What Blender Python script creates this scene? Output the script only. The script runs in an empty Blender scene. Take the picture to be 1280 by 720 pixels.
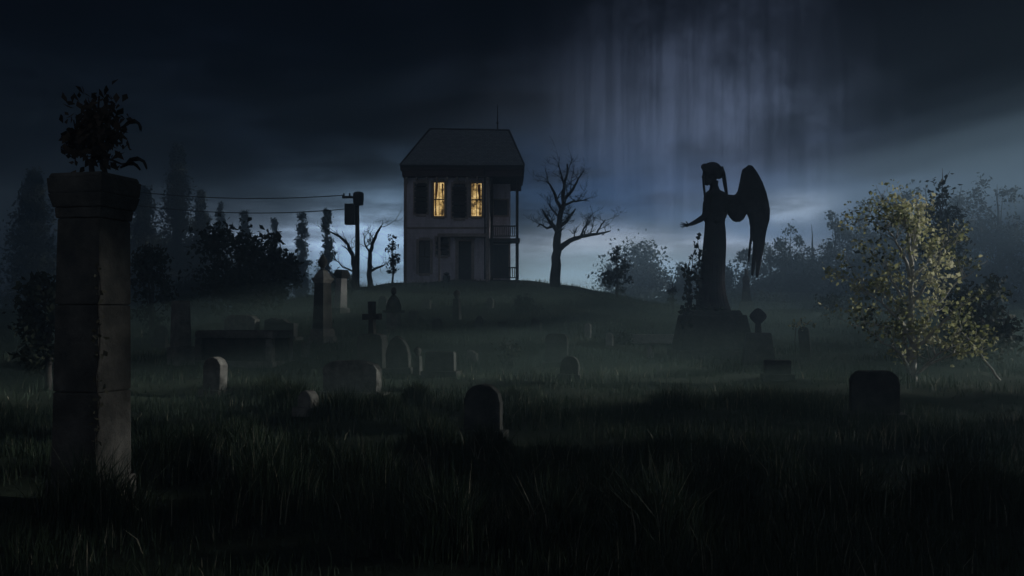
import bpy, bmesh, math, random
import numpy as np
from mathutils import Vector, Matrix
from mathutils import geometry as mgeo

scene = bpy.context.scene
C = scene.collection
PI = math.pi
R = math.radians

# ------------------------------------------------------------------ camera maths
EYE = Vector((0.0, 0.0, 1.8))
F = 1200.0
PITCH = math.atan(32.0 / F)
cp, sp = math.cos(PITCH), math.sin(PITCH)

def ray(px, py):
    u = (px - 640.0) / F
    v = (360.0 - py) / F
    return Vector((u, cp - v * sp, sp + v * cp))

def P(px, py, Y):
    """world point on the line of sight through a photo pixel, Y metres out"""
    d = ray(px, py)
    return EYE + d * (Y / d.y)

def hgt(x, y):
    """terrain height: a lawn rising to a knoll that carries the house"""
    x = np.asarray(x, float); y = np.asarray(y, float)
    yc = np.minimum(y, 62.0)
    base = 0.0103 * np.maximum(0.0, yc - 10.0) ** 1.5
    fall = np.clip((y - 62.0) / 45.0, 0, 1)
    fall = fall * fall * (3 - 2 * fall)
    lat = 0.52 + 0.50 * np.exp(-(np.abs(x + 3.0) / 11.5) ** 3)
    w = np.clip((y - 12) / 40.0, 0, 1)
    lat = lat * w + 0.8 * (1 - w)
    h = base * lat
    h = h * (1 - fall) + 0.3 * fall
    h = h + 0.05 * np.sin(x * 0.9 + 1.3) * np.sin(y * 0.7 + 0.4) + 0.035 * np.sin(x * 2.1 + y * 1.3) \
          + 0.06 * np.sin(x * 0.33 - y * 0.41 + 2.0)
    return h

def H(x, y):
    return float(hgt(x, y))

def hit(px, py, far=150.0):
    d = ray(px, py); d = d / d.y
    t = 3.0
    while t < far:
        p = EYE + d * t
        if p.z <= H(p.x, p.y):
            lo, hi = t - 0.1, t
            for _ in range(12):
                m = (lo + hi) / 2; q = EYE + d * m
                if q.z <= H(q.x, q.y): hi = m
                else: lo = m
            return EYE + d * hi
        t += 0.1
    return EYE + d * 62.0

# ------------------------------------------------------------------ node helpers
class E:
    """tiny expression wrapper for shader math nodes"""
    def __init__(s, nt, sock): s.nt, s.s = nt, sock
    def _op(s, op, *a):
        n = s.nt.nodes.new('ShaderNodeMath'); n.operation = op
        for i, x in enumerate((s,) + a):
            if isinstance(x, E): s.nt.links.new(x.s, n.inputs[i])
            else: n.inputs[i].default_value = float(x)
        return E(s.nt, n.outputs[0])
    def __add__(s, o): return s._op('ADD', o)
    __radd__ = __add__
    def __sub__(s, o): return s._op('SUBTRACT', o)
    def __rsub__(s, o): return (s * -1.0) + o
    def __mul__(s, o): return s._op('MULTIPLY', o)
    __rmul__ = __mul__
    def __truediv__(s, o): return s._op('DIVIDE', o)
    def max(s, o): return s._op('MAXIMUM', o)
    def min(s, o): return s._op('MINIMUM', o)
    def exp(s): return s._op('EXPONENT')
    def pow(s, o): return s._op('POWER', o)
    def sqrt(s): return s._op('SQRT')
    def atan2(s, o): return s._op('ARCTAN2', o)
    def step(s, a, b):
        n = s.nt.nodes.new('ShaderNodeMapRange'); n.interpolation_type = 'SMOOTHSTEP'
        s.nt.links.new(s.s, n.inputs[0]); n.inputs[1].default_value = a; n.inputs[2].default_value = b
        return E(s.nt, n.outputs[0])

def new_mat(name):
    m = bpy.data.materials.new(name); m.use_nodes = True
    nt = m.node_tree
    b = nt.nodes['Principled BSDF']
    return m, nt, b

def noise_node(nt, scale, detail=5, rough=0.6, vec=None):
    n = nt.nodes.new('ShaderNodeTexNoise')
    n.inputs['Scale'].default_value = scale; n.inputs['Detail'].default_value = detail
    n.inputs['Roughness'].default_value = rough
    if vec is not None: nt.links.new(vec, n.inputs['Vector'])
    return n

def ramp(nt, fac, stops):
    r = nt.nodes.new('ShaderNodeValToRGB')
    while len(r.color_ramp.elements) < len(stops): r.color_ramp.elements.new(0.5)
    for e, (p, c) in zip(r.color_ramp.elements, stops):
        e.position = p; e.color = (*c, 1)
    nt.links.new(fac, r.inputs[0])
    return r

def bump(nt, b, height, strength=0.5, dist=0.03):
    n = nt.nodes.new('ShaderNodeBump'); n.inputs['Strength'].default_value = strength
    n.inputs['Distance'].default_value = dist
    nt.links.new(height, n.inputs['Height']); nt.links.new(n.outputs[0], b.inputs['Normal'])

def mottled(name, stops, scale=4.0, rough=0.9, bscale=18.0, bstr=0.6, bdist=0.03, spec=0.2):
    m, nt, b = new_mat(name)
    tc = nt.nodes.new('ShaderNodeTexCoord')
    oi = nt.nodes.new('ShaderNodeObjectInfo')
    add = nt.nodes.new('ShaderNodeVectorMath'); add.operation = 'ADD'
    mul = nt.nodes.new('ShaderNodeVectorMath'); mul.operation = 'SCALE'; mul.inputs['Scale'].default_value = 1.0
    comb = nt.nodes.new('ShaderNodeCombineXYZ')
    k = E(nt, oi.outputs['Random']) * 37.0
    nt.links.new(k.s, comb.inputs[0]); nt.links.new(k.s, comb.inputs[1])
    nt.links.new(tc.outputs['Object'], add.inputs[0]); nt.links.new(comb.outputs[0], add.inputs[1])
    v = add.outputs[0]
    n1 = noise_node(nt, scale, 6, 0.65, v)
    r = ramp(nt, n1.outputs['Fac'], stops)
    nt.links.new(r.outputs[0], b.inputs['Base Color'])
    b.inputs['Roughness'].default_value = rough
    b.inputs['Specular IOR Level'].default_value = spec
    n2 = noise_node(nt, bscale, 6, 0.7, v)
    bump(nt, b, n2.outputs['Fac'], bstr, bdist)
    return m

M = {}
def leaf_mat_curtain():
    m, nt, b = new_mat('ragged_curtain')
    t = nt.nodes.new('ShaderNodeBsdfTranslucent'); t.inputs[0].default_value = (.32, .24, .14, 1)
    b.inputs['Base Color'].default_value = (.16, .13, .10, 1)
    mx = nt.nodes.new('ShaderNodeMixShader'); mx.inputs[0].default_value = .6
    nt.links.new(b.outputs[0], mx.inputs[1]); nt.links.new(t.outputs[0], mx.inputs[2]); nt.links.new(mx.outputs[0], nt.nodes['Material Output'].inputs[0])
    return m
M['stone'] = mottled('weathered_stone', [(0.25, (.05, .055, .05)), (.5, (.13, .13, .12)), (.75, (.22, .22, .20))], 5)
M['stone_dark'] = mottled('dark_stone', [(0.25, (.02, .024, .022)), (.55, (.055, .058, .055)), (.8, (.10, .10, .09))], 5)
M['stone_pale'] = mottled('pale_stone', [(0.25, (.16, .16, .15)), (.5, (.26, .26, .25)), (.8, (.36, .35, .33))], 5)
M['pillar'] = mottled('pillar_stone', [(0.2, (.02, .022, .02)), (.45, (.06, .06, .055)), (.62, (.10, .098, .09)), (.8, (.17, .165, .15))], 3.2, bscale=14, bstr=.9, bdist=.04)
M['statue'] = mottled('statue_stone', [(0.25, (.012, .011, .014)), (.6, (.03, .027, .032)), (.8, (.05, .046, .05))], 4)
M['bark'] = mottled('dark_bark', [(0.3, (.02, .018, .016)), (.7, (.06, .054, .05))], 9, bscale=30, bstr=.8, bdist=.02)
M['bark_pale'] = mottled('pale_bark', [(0.3, (.20, .20, .18)), (.7, (.46, .45, .41))], 9, bscale=30, bstr=.6, bdist=.01)
M['soil'] = mottled('ground_soil', [(0.3, (.010, .016, .010)), (.55, (.022, .034, .020)), (.75, (.034, .042, .026))], .8, bscale=6, bstr=.8, bdist=.06)
M['metal'] = mottled('dark_metal', [(0.3, (.02, .02, .022)), (.7, (.05, .05, .05))], 12, rough=.55)
M['wood'] = mottled('old_wood', [(0.3, (.025, .022, .02)), (.7, (.07, .062, .055))], 5, bscale=20)
M['trim'] = mottled('house_trim', [(0.3, (.22, .19, .18)), (.7, (.42, .37, .35))], 3, bscale=14, bstr=.4)
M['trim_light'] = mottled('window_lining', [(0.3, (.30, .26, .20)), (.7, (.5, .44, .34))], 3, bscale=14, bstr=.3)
M['curtain'] = leaf_mat_curtain()
M['fascia'] = mottled('dark_red_fascia', [(0.3, (.045, .028, .028)), (.7, (.09, .055, .055))], 3, bscale=14, bstr=.4)

def siding():
    m, nt, b = new_mat('clapboard')
    tc = nt.nodes.new('ShaderNodeTexCoord')
    mpw = nt.nodes.new('ShaderNodeMapping'); mpw.inputs['Scale'].default_value = (1.6, 1.6, .45); nt.links.new(tc.outputs['Object'], mpw.inputs[0])
    n1 = noise_node(nt, 1.4, 8, .72, mpw.outputs[0])
    r = ramp(nt, n1.outputs['Fac'], [(.25, (.26, .25, .28)), (.5, (.62, .59, .66)), (.75, (.80, .76, .84))])
    nt.links.new(r.outputs[0], b.inputs['Base Color'])
    w = nt.nodes.new('ShaderNodeTexWave'); w.wave_type = 'BANDS'; w.bands_direction = 'Z'; w.wave_profile = 'SAW'
    w.inputs['Scale'].default_value = 1.6
    nt.links.new(tc.outputs['Object'], w.inputs['Vector'])
    bump(nt, b, w.outputs['Fac'], .9, .04)
    b.inputs['Roughness'].default_value = .9
    return m
M['siding'] = siding()

def shingles():
    m, nt, b = new_mat('roof_shingle')
    tc = nt.nodes.new('ShaderNodeTexCoord')
    br = nt.nodes.new('ShaderNodeTexBrick')
    br.inputs['Scale'].default_value = 2.2
    br.inputs['Color1'].default_value = (.17, .20, .23, 1); br.inputs['Color2'].default_value = (.25, .29, .33, 1)
    br.inputs['Mortar'].default_value = (.07, .08, .09, 1); br.inputs['Mortar Size'].default_value = .02
    mp = nt.nodes.new('ShaderNodeMapping'); mp.inputs['Rotation'].default_value = (R(90), 0, 0)
    nt.links.new(tc.outputs['Object'], mp.inputs[0]); nt.links.new(mp.outputs[0], br.inputs['Vector'])
    nt.links.new(br.outputs['Color'], b.inputs['Base Color'])
    bump(nt, b, br.outputs['Color'], .8, .05)
    b.inputs['Roughness'].default_value = .85
    return m
M['roof'] = shingles()

def glass_dark():
    m, nt, b = new_mat('dark_window_glass')
    b.inputs['Base Color'].default_value = (.012, .012, .016, 1); b.inputs['Roughness'].default_value = .25
    return m
M['glass_dark'] = glass_dark()

def glass_lit():
    m, nt, b = new_mat('lit_window_glass')
    tc = nt.nodes.new('ShaderNodeTexCoord')
    n1 = noise_node(nt, 2.7, 4, .6, tc.outputs['Object'])
    r = ramp(nt, n1.outputs['Fac'], [(.38, (.07, .045, .018)), (.48, (.50, .32, .11)), (.62, (.85, .60, .26))])
    b.inputs['Base Color'].default_value = (.05, .04, .03, 1)
    nt.links.new(r.outputs[0], b.inputs['Emission Color'])
    b.inputs['Emission Strength'].default_value = 1.15
    return m
M['glass_lit'] = glass_lit()

def leaf_mat(name, cols, trans=.35, rough=.7):
    """cols picked per leaf through the 'tint' attribute"""
    m, nt, b = new_mat(name)
    at = nt.nodes.new('ShaderNodeAttribute'); at.attribute_name = 'tint'
    st = [(i / max(1, len(cols) - 1), c) for i, c in enumerate(cols)]
    r = ramp(nt, at.outputs['Fac'], st)
    nt.links.new(r.outputs[0], b.inputs['Base Color'])
    b.inputs['Roughness'].default_value = rough; b.inputs['Specular IOR Level'].default_value = .15
    if trans > 0:
        t = nt.nodes.new('ShaderNodeBsdfTranslucent'); nt.links.new(r.outputs[0], t.inputs[0])
        mx = nt.nodes.new('ShaderNodeMixShader'); mx.inputs[0].default_value = trans
        out = nt.nodes['Material Output']
        nt.links.new(b.outputs[0], mx.inputs[1]); nt.links.new(t.outputs[0], mx.inputs[2])
        nt.links.new(mx.outputs[0], out.inputs[0])
    return m
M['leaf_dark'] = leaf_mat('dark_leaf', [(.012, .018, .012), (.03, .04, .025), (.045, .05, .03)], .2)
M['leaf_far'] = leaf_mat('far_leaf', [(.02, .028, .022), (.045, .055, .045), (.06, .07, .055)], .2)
M['leaf_pale'] = leaf_mat('pale_leaf', [(.03, .04, .02), (.20, .22, .09), (.42, .42, .22), (.64, .62, .42)], .45)
M['leaf_brown'] = leaf_mat('withered_leaf', [(.02, .016, .012), (.05, .038, .028), (.09, .07, .05)], .15)
M['leaf_vine'] = leaf_mat('ivy_leaf', [(.01, .016, .016), (.03, .04, .035), (.05, .06, .045)], .15)
M['leaf_vine_pale'] = leaf_mat('pale_ivy_leaf', [(.04, .042, .03), (.12, .115, .085)], .25)
M['grass'] = leaf_mat('grass_blade', [(.014, .026, .016), (.030, .050, .030), (.045, .062, .036), (.26, .25, .19)], .25, .6)

# ------------------------------------------------------------------ mesh helpers
class MB:
    def __init__(s): s.v = []; s.f = []; s.t = None
    def add(s, vs, fs):
        o = len(s.v); s.v.extend([tuple(p) for p in vs]); s.f.extend([tuple(i + o for i in f) for f in fs])
    def box(s, x0, x1, y0, y1, z0, z1):
        s.add([(x0, y0, z0), (x1, y0, z0), (x1, y1, z0), (x0, y1, z0), (x0, y0, z1), (x1, y0, z1), (x1, y1, z1), (x0, y1, z1)],
              [(0, 3, 2, 1), (4, 5, 6, 7), (0, 1, 5, 4), (1, 2, 6, 5), (2, 3, 7, 6), (3, 0, 4, 7)])
    def frustum(s, w0, d0, z0, w1, d1, z1):
        a, b, c, d = w0 / 2, d0 / 2, w1 / 2, d1 / 2
        s.add([(-a, -b, z0), (a, -b, z0), (a, b, z0), (-a, b, z0), (-c, -d, z1), (c, -d, z1), (c, d, z1), (-c, d, z1)],
              [(0, 3, 2, 1), (4, 5, 6, 7), (0, 1, 5, 4), (1, 2, 6, 5), (2, 3, 7, 6), (3, 0, 4, 7)])
    def tube(s, pts, rad, n=7):
        pts = [Vector(p) for p in pts]
        if not hasattr(rad, '__len__'): rad = [rad] * len(pts)
        o = len(s.v); up = Vector((.31, .77, .55))
        for i, p in enumerate(pts):
            t = (pts[min(i + 1, len(pts) - 1)] - pts[max(i - 1, 0)])
            if t.length < 1e-9: t = Vector((0, 0, 1))
            t.normalize()
            a = t.cross(up)
            if a.length < .05: a = t.cross(Vector((1, 0, 0)))
            a.normalize(); b = t.cross(a)
            for k in range(n):
                q = p + (a * math.cos(2 * PI * k / n) + b * math.sin(2 * PI * k / n)) * rad[i]
                s.v.append(tuple(q))
        for i in range(len(pts) - 1):
            for k in range(n):
                k2 = (k + 1) % n
                s.f.append((o + i * n + k, o + i * n + k2, o + (i + 1) * n + k2, o + (i + 1) * n + k))
        s.f.append(tuple(o + k for k in range(n))[::-1]); s.f.append(tuple(o + (len(pts) - 1) * n + k for k in range(n)))
    def loft(s, secs, n=24):
        """secs: (cx, cy, z, rx, ry)"""
        o = len(s.v)
        for (cx, cy, z, rx, ry) in secs:
            for k in range(n):
                a = 2 * PI * k / n
                s.v.append((cx + rx * math.cos(a), cy + ry * math.sin(a), z))
        for i in range(len(secs) - 1):
            for k in range(n):
                k2 = (k + 1) % n
                s.f.append((o + i * n + k, o + i * n + k2, o + (i + 1) * n + k2, o + (i + 1) * n + k))
        s.f.append(tuple(o + k for k in range(n))[::-1]); s.f.append(tuple(o + (len(secs) - 1) * n + k for k in range(n)))
    def lathe(s, prof, n=20, cx=0, cy=0):
        s.loft([(cx, cy, z, r, r) for (r, z) in prof], n)
    def ell(s, c, r, n=16, m=10):
        secs = []
        for j in range(m + 1):
            a = -PI / 2 + PI * j / m
            secs.append((c[0], c[1], c[2] + r[2] * math.sin(a), max(1e-4, r[0] * math.cos(a)), max(1e-4, r[1] * math.cos(a))))
        s.loft(secs, n)
    def prism(s, outline, y0, y1):
        """outline in x,z (counter-clockwise seen from -y) pushed along y"""
        n = len(outline)
        vs = [(x, y0, z) for x, z in outline] + [(x, y1, z) for x, z in outline]
        fs = [tuple(range(n)), tuple(range(n, 2 * n))[::-1]]
        for i in range(n):
            j = (i + 1) % n
            fs.append((j, i, n + i, n + j))
        s.add(vs, fs)
    def build(s, name, mat, parent=None, bevel=0, smooth=False, loc=None):
        me = bpy.data.meshes.new(name)
        me.from_pydata(s.v, [], s.f); me.update()
        bm = bmesh.new(); bm.from_mesh(me)
        bmesh.ops.recalc_face_normals(bm, faces=bm.faces)
        if bevel > 0:
            ed = [e for e in bm.edges if len(e.link_faces) == 2 and e.calc_face_angle(0) > R(30)]
            bmesh.ops.bevel(bm, geom=ed, offset=bevel, segments=2, affect='EDGES', profile=.6, clamp_overlap=True)
        bm.to_mesh(me); bm.free()
        if smooth:
            for p in me.polygons: p.use_smooth = True
        me.materials.append(mat)
        o = bpy.data.objects.new(name, me); C.objects.link(o)
        if parent: o.parent = parent
        if loc is not None: o.location = loc
        return o

def fast_mesh(name, V, Fc, mat, tint=None, parent=None):
    """V (n,3), Fc (m,k) numpy arrays"""
    me = bpy.data.meshes.new(name)
    V = np.ascontiguousarray(V, np.float32); Fc = np.ascontiguousarray(Fc, np.int32)
    m, k = Fc.shape
    me.vertices.add(len(V)); me.vertices.foreach_set('co', V.ravel())
    me.loops.add(m * k); me.loops.foreach_set('vertex_index', Fc.ravel())
    me.polygons.add(m); me.polygons.foreach_set('loop_start', np.arange(0, m * k, k, dtype=np.int32))
    me.update(calc_edges=True)
    if tint is not None:
        a = me.attributes.new('tint', 'FLOAT', 'POINT'); a.data.foreach_set('value', np.ascontiguousarray(tint, np.float32))
    me.materials.append(mat)
    o = bpy.data.objects.new(name, me); C.objects.link(o)
    if parent: o.parent = parent
    return o

def unit(a): return a / np.maximum(1e-9, np.linalg.norm(a, axis=1, keepdims=True))

def leaves(cen, size, rng, name, mat, parent=None, droop=0.0, aspect=.55, tint=None):
    """one small folded leaf (two triangles each side of the midrib) at each centre"""
    n = len(cen)
    size = np.broadcast_to(np.asarray(size, float), (n,)) * rng.uniform(.6, 1.3, n)
    ax = unit(rng.normal(size=(n, 3)) + np.array([0, 0, -droop]))
    b = unit(np.cross(ax, rng.normal(size=(n, 3))))
    c = np.cross(ax, b)
    s = size[:, None]
    v0 = cen - ax * s * .5; v2 = cen + ax * s * .5
    v1 = cen - ax * s * .08 + b * s * aspect * .5 + c * s * .1
    v3 = cen - ax * s * .08 - b * s * aspect * .5 + c * s * .1
    V = np.stack([v0, v1, v2, v3], 1).reshape(-1, 3)
    i = np.arange(n)[:, None] * 4
    Fc = np.concatenate([i + np.array([[0, 1, 2]]), i + np.array([[0, 2, 3]])], 1).reshape(-1, 3)
    t = rng.uniform(0, 1, n) if tint is None else tint
    return fast_mesh(name, V, Fc, mat, np.repeat(t, 4), parent)

def thing(name, label, cat, loc=(0, 0, 0), rz=0, group=None):
    o = bpy.data.objects.new(name, None); C.objects.link(o)
    o.location = loc; o.rotation_euler = (0, 0, rz)
    return tag(o, label, cat, group)

def tag(o, label, cat, group=None):
    o['label'] = label; o['category'] = cat
    if o.get('kind') is None: o['kind'] = 'thing'
    if group: o['group'] = group
    return o

# ------------------------------------------------------------------ setting: ground
def make_ground():
    xs = np.unique(np.concatenate([np.linspace(-110, -34, 40), np.linspace(-34, 34, 230), np.linspace(34, 110, 40)]))
    ys = np.unique(np.concatenate([np.linspace(-20, 2, 14), np.linspace(2, 40, 150), np.linspace(40, 75, 80), np.linspace(75, 170, 45)]))
    X, Y = np.meshgrid(xs, ys)
    Z = hgt(X, Y)
    V = np.stack([X.ravel(), Y.ravel(), Z.ravel()], 1)
    nx, ny = len(xs), len(ys)
    i = (np.arange(ny - 1)[:, None] * nx + np.arange(nx - 1)[None]).ravel()
    Fc = np.stack([i, i + 1, i + nx + 1, i + nx], 1)
    o = fast_mesh('ground', V, Fc, M['soil'])
    for p in o.data.polygons: p.use_smooth = True
    o['kind'] = 'structure'
make_ground()

# ------------------------------------------------------------------ grass (stuff)
def vnoise(x, y, s):
    return (np.sin(x * s + 1.7 * np.sin(y * s * .7 + .5)) + np.sin(y * s * 1.13 + 1.9 * np.sin(x * s * .6 + 2.1))
            + np.sin((x + y) * s * .8 + .9)) / 3

def make_grass():
    rng = np.random.default_rng(5)
    def patch(n, r0, r1, hmul, wid):
        r = np.sqrt(rng.uniform(r0 ** 2, r1 ** 2, n)); a = rng.uniform(R(-35), R(35), n)
        x = r * np.sin(a); y = r * np.cos(a)
        c = vnoise(x, y, 1.1) * .55 + vnoise(x, y, 3.1) * .45
        keep = rng.uniform(0, 1, n) < np.clip(.35 + 1.0 * c, .08, 1)
        x, y, c = x[keep], y[keep], c[keep]
        h = hmul * (.45 + .55 * np.clip(c + .5, 0, 1.4)) * rng.uniform(.5, 1.35, len(x))
        return x, y, h, np.full(len(x), wid)
    parts = [patch(60000, 4.5, 10, .27, .011), patch(70000, 10, 19, .25, .014), patch(55000, 19, 36, .24, .022), patch(40000, 36, 64, .22, .035)]
    # taller tufts
    tufts = [(365, 510, 34, .62), (430, 520, 40, .55), (480, 520, 30, .55), (200, 600, 40, .75), (240, 590, 30, .7), (390, 600, 60, .7),
             (460, 620, 60, .7), (540, 560, 40, .5), (610, 570, 35, .5), (850, 508, 40, .5), (920, 508, 40, .45), (960, 508, 34, .5),
             (840, 600, 60, .7), (900, 640, 60, .75), (960, 600, 50, .6), (1000, 520, 60, .5), (1100, 545, 70, .5), (1180, 560, 70, .5),
             (760, 660, 60, .8), (690, 690, 50, .8), (560, 690, 60, .8), (330, 640, 70, .8), (120, 660, 70, .8), (1050, 660, 80, .8), (820, 690, 60, .85),
             (700, 590, 60, .45), (300, 560, 50, .5), (660, 620, 50, .55), (340, 500, 24, .6), (520, 505, 20, .5), (1200, 640, 80, .8), (650, 500, 30, .35)]
    for (px, py, w, hh) in tufts:
        p = hit(px, py); s = p.y / F
        n = 900
        x = p.x + rng.normal(0, w * s * .5, n); y = p.y + rng.normal(0, w * s * .5, n)
        q = np.exp(-((x - p.x) ** 2 + (y - p.y) ** 2) / (w * s) ** 2)
        parts.append((x, y, .78 * hh * (.35 + .75 * q) * rng.uniform(.5, 1.25, n), np.full(n, .013)))
    ndry_glint = 0  # dry tufts coloured pale at set spots to paint in glints of light
    for (px, py, w, k) in ((588, 672, 26, 60), (640, 676, 22, 40), (742, 668, 26, 60), (775, 622, 30, 60), (440, 596, 40, 70), (520, 604, 26, 50), (700, 690, 26, 40), (860, 610, 40, 40), (300, 600, 40, 40), (1120, 560, 40, 30)):
        p = hit(px, py); s = p.y / F
        parts.append((p.x + rng.normal(0, w * s * .6, k), p.y + rng.normal(0, w * s * .6, k), rng.uniform(.18, .5, k), np.full(k, .010))); ndry_glint += k
    x, y, h, w = [np.concatenate([p[i] for p in parts]) for i in range(4)]
    z = hgt(x, y) - .02
    n = len(x)
    th = rng.uniform(0, 2 * PI, n); lean = rng.normal(0, .32, n); la = rng.uniform(0, 2 * PI, n)
    b = np.stack([x, y, z], 1)
    side = np.stack([np.cos(th), np.sin(th), np.zeros(n)], 1) * w[:, None] * .5
    ld = np.stack([np.cos(la), np.sin(la), np.zeros(n)], 1) * (np.abs(lean) * h)[:, None]
    up = np.stack([np.zeros(n), np.zeros(n), h], 1)
    mid = b + up * .55 + ld * .35
    tip = b + up + ld * 1.15
    V = np.stack([b - side, b + side, mid - side * .7, mid + side * .7, tip], 1).reshape(-1, 3)
    i = np.arange(n)[:, None] * 5
    Fc = np.concatenate([i + np.array([[0, 1, 3]]), i + np.array([[0, 3, 2]]), i + np.array([[2, 3, 4]])], 1).reshape(-1, 3)
    t = rng.beta(2, 2.4, n) * .72
    dry_or_glint = rng.uniform(0, 1, n) < .035
    dry_or_glint[-ndry_glint:] = True
    t[dry_or_glint] = rng.uniform(.85, 1, dry_or_glint.sum())
    o = fast_mesh('grass', V, Fc, M['grass'], np.repeat(t, 5))
    o['kind'] = 'stuff'
    tag(o, 'rough dark grass covering the churchyard ground', 'grass')
make_grass()

# ------------------------------------------------------------------ gravestones
rs = random.Random(3)
def outline(kind, w, h):
    a = w / 2; pts = []
    def arc(cx, cz, r, a0, a1, n, rz=None):
        rz = r if rz is None else rz
        return [(cx + r * math.cos(R(a0 + (a1 - a0) * i / n)), cz + rz * math.sin(R(a0 + (a1 - a0) * i / n))) for i in range(n + 1)]
    if kind == 'arch':
        pts = [(-a, 0), (a, 0)] + arc(0, h - a, a, 0, 180, 18)
    elif kind == 'segment':
        r = h * .2
        pts = [(-a, 0), (a, 0)] + arc(0, h - r, a, 0, 180, 18, r)[0:]
    elif kind == 'shoulder':
        k = a * .72; s = h - k * .75
        pts = [(-a, 0), (a, 0), (a, s), (k, s + .02)] + arc(0, s + .02, k, 4, 176, 14, k * .72) + [(-k, s + .02), (-a, s)]
    elif kind == 'rounded':
        r = a * .55
        pts = [(-a, 0), (a, 0)] + arc(a - r, h - r, r, 0, 80, 7) + arc(-a + r, h - r, r, 100, 180, 7)
    elif kind == 'gothic':
        pts = [(-a, 0), (a, 0), (a, h * .55), (a * .86, h * .72), (a * .55, h * .88), (0, h), (-a * .55, h * .88), (-a * .86, h * .72), (-a, h * .55)]
    elif kind == 'flat':
        pts = [(-a, 0), (a, 0), (a, h * .96), (a * .93, h), (-a * .9, h), (-a, h * .97)]
    elif kind == 'broken':
        pts = [(-a, 0), (a, 0), (a, h * .78), (a * .6, h * .82), (a * .25, h * .95), (-a * .1, h * .93), (-a * .5, h), (-a, h * .9)]
    out = []
    for i, (x, z) in enumerate(pts):
        k = 0 if z < .01 else .012
        out.append((x + rs.uniform(-k, k) * w, z + rs.uniform(-k, k) * w))
    return out

GROUP = 'headstones and monuments of the graveyard'
def stone_root(name, label, px, base, yaw, cat='gravestone', lean=0, pitch=0):
    p = hit(px, base); s = p.y / F
    o = thing(name, label, cat, (p.x, p.y, H(p.x, p.y) - .12), R(yaw), GROUP)
    o.rotation_euler = (R(pitch), R(lean), R(yaw))
    return o, s

def headstone(label, px, top, base, w, kind, mat='stone', yaw=-18, thick=.16, lean=0, pitch=0, plinth=True, name='gravestone'):
    o, s = stone_root(name, label, px, base, yaw, lean=lean, pitch=pitch)
    W = w * s / math.cos(R(yaw)) * .92; Hh = (base - top) * s + .12
    b = MB(); b.prism(outline(kind, W, Hh), -thick / 2, thick / 2)
    b.build('slab', M[mat], o, bevel=min(.03, thick * .2))
    if plinth:
        b = MB(); b.box(-W * .62, W * .62, -thick * .95, thick * .95, 0, .24); b.build('plinth', M[mat], o, bevel=.02)
    return o

# label, px, top, base, width px, kind, ...
headstone('dark round-arched headstone standing alone in the grass in the middle of the near lawn', 604, 480, 548, 50, 'arch', 'stone_dark', yaw=-12, thick=.2)
headstone('dark squarish headstone with rounded top, taller of the overlapping pair in mid lawn', 696, 417, 458, 30, 'rounded', 'stone_dark', yaw=-10, thick=.2)
headstone('small dark round-topped headstone, lower of the overlapping pair in mid lawn', 711, 445, 474, 25, 'arch', 'stone_dark', yaw=-10, thick=.18, lean=4)
headstone('broad dark headstone with worn rounded shoulders in front of the pale-leaved tree', 1093, 463, 525, 62, 'rounded', 'stone_dark', yaw=-10, thick=.26)
headstone('wide grey slab headstone with low curved top behind tall grass tufts', 440, 450, 497, 76, 'segment', 'stone', yaw=-16, thick=.26)
headstone('small half sunken headstone with curved top poking out of a grass tuft', 384, 488, 518, 20, 'arch', 'stone', yaw=-30, thick=.2, lean=3)
headstone('narrow headstone with curved top beside the chest tomb foot', 268, 446, 494, 28, 'arch', 'stone', yaw=-26, thick=.22, lean=2)
headstone('plain upright headstone behind the chest tomb, the paler edged one', 302, 393, 425, 46, 'segment', 'stone', yaw=-20, thick=.3)
headstone('broken topped headstone behind the chest tomb, darker of the two', 351, 397, 425, 44, 'broken', 'stone_dark', yaw=-20, thick=.25)
headstone('dim little round headstone beside the tall narrow pillar stone', 201, 407, 434, 17, 'arch', 'stone_dark', yaw=-14)
headstone('pointed gothic headstone just behind the stone cross', 499, 419, 466, 32, 'gothic', 'stone_dark', yaw=-16, thick=.18, lean=-3)
headstone('low wide headstone with flat top in the middle of the lawn', 551, 440, 470, 40, 'flat', 'stone_dark', yaw=-12, thick=.22)
headstone('low square headstone sunk in grass beside the angel pedestal', 972, 450, 474, 34, 'flat', 'stone_dark', yaw=-8, thick=.26)
headstone('tiny pale headstone on the slope below the bare tree', 735, 404, 422, 8, 'arch', 'stone_pale', yaw=-24, plinth=False)
headstone('tiny pale headstone nearest the long flat ledger slab', 762, 416, 432, 9, 'arch', 'stone_pale', yaw=-24, plinth=False)
headstone('little pale pointed headstone in front of the flat ledger slab', 813, 432, 447, 8, 'gothic', 'stone_pale', yaw=-24, plinth=False)
headstone('faint small headstone on the slope under the house door', 533, 374, 386, 12, 'rounded', 'stone', yaw=-24, plinth=False)
headstone('faint pale headstone leaning on the slope beside the low dark shrub', 612, 372, 385, 9, 'arch', 'stone', yaw=-24, lean=6, plinth=False)
headstone('tilted little headstone in the grass between the low wide one and the pair', 636, 428, 443, 10, 'gothic', 'stone', yaw=-22, lean=-8, plinth=False)
headstone('short broken headstone on the open lawn behind the weathered slab', 590, 437, 452, 14, 'broken', 'stone', yaw=-22, plinth=False)
headstone('leaning thin headstone by the urn monument foot', 380, 428, 446, 9, 'flat', 'stone', yaw=-26, lean=7, plinth=False)

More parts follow.
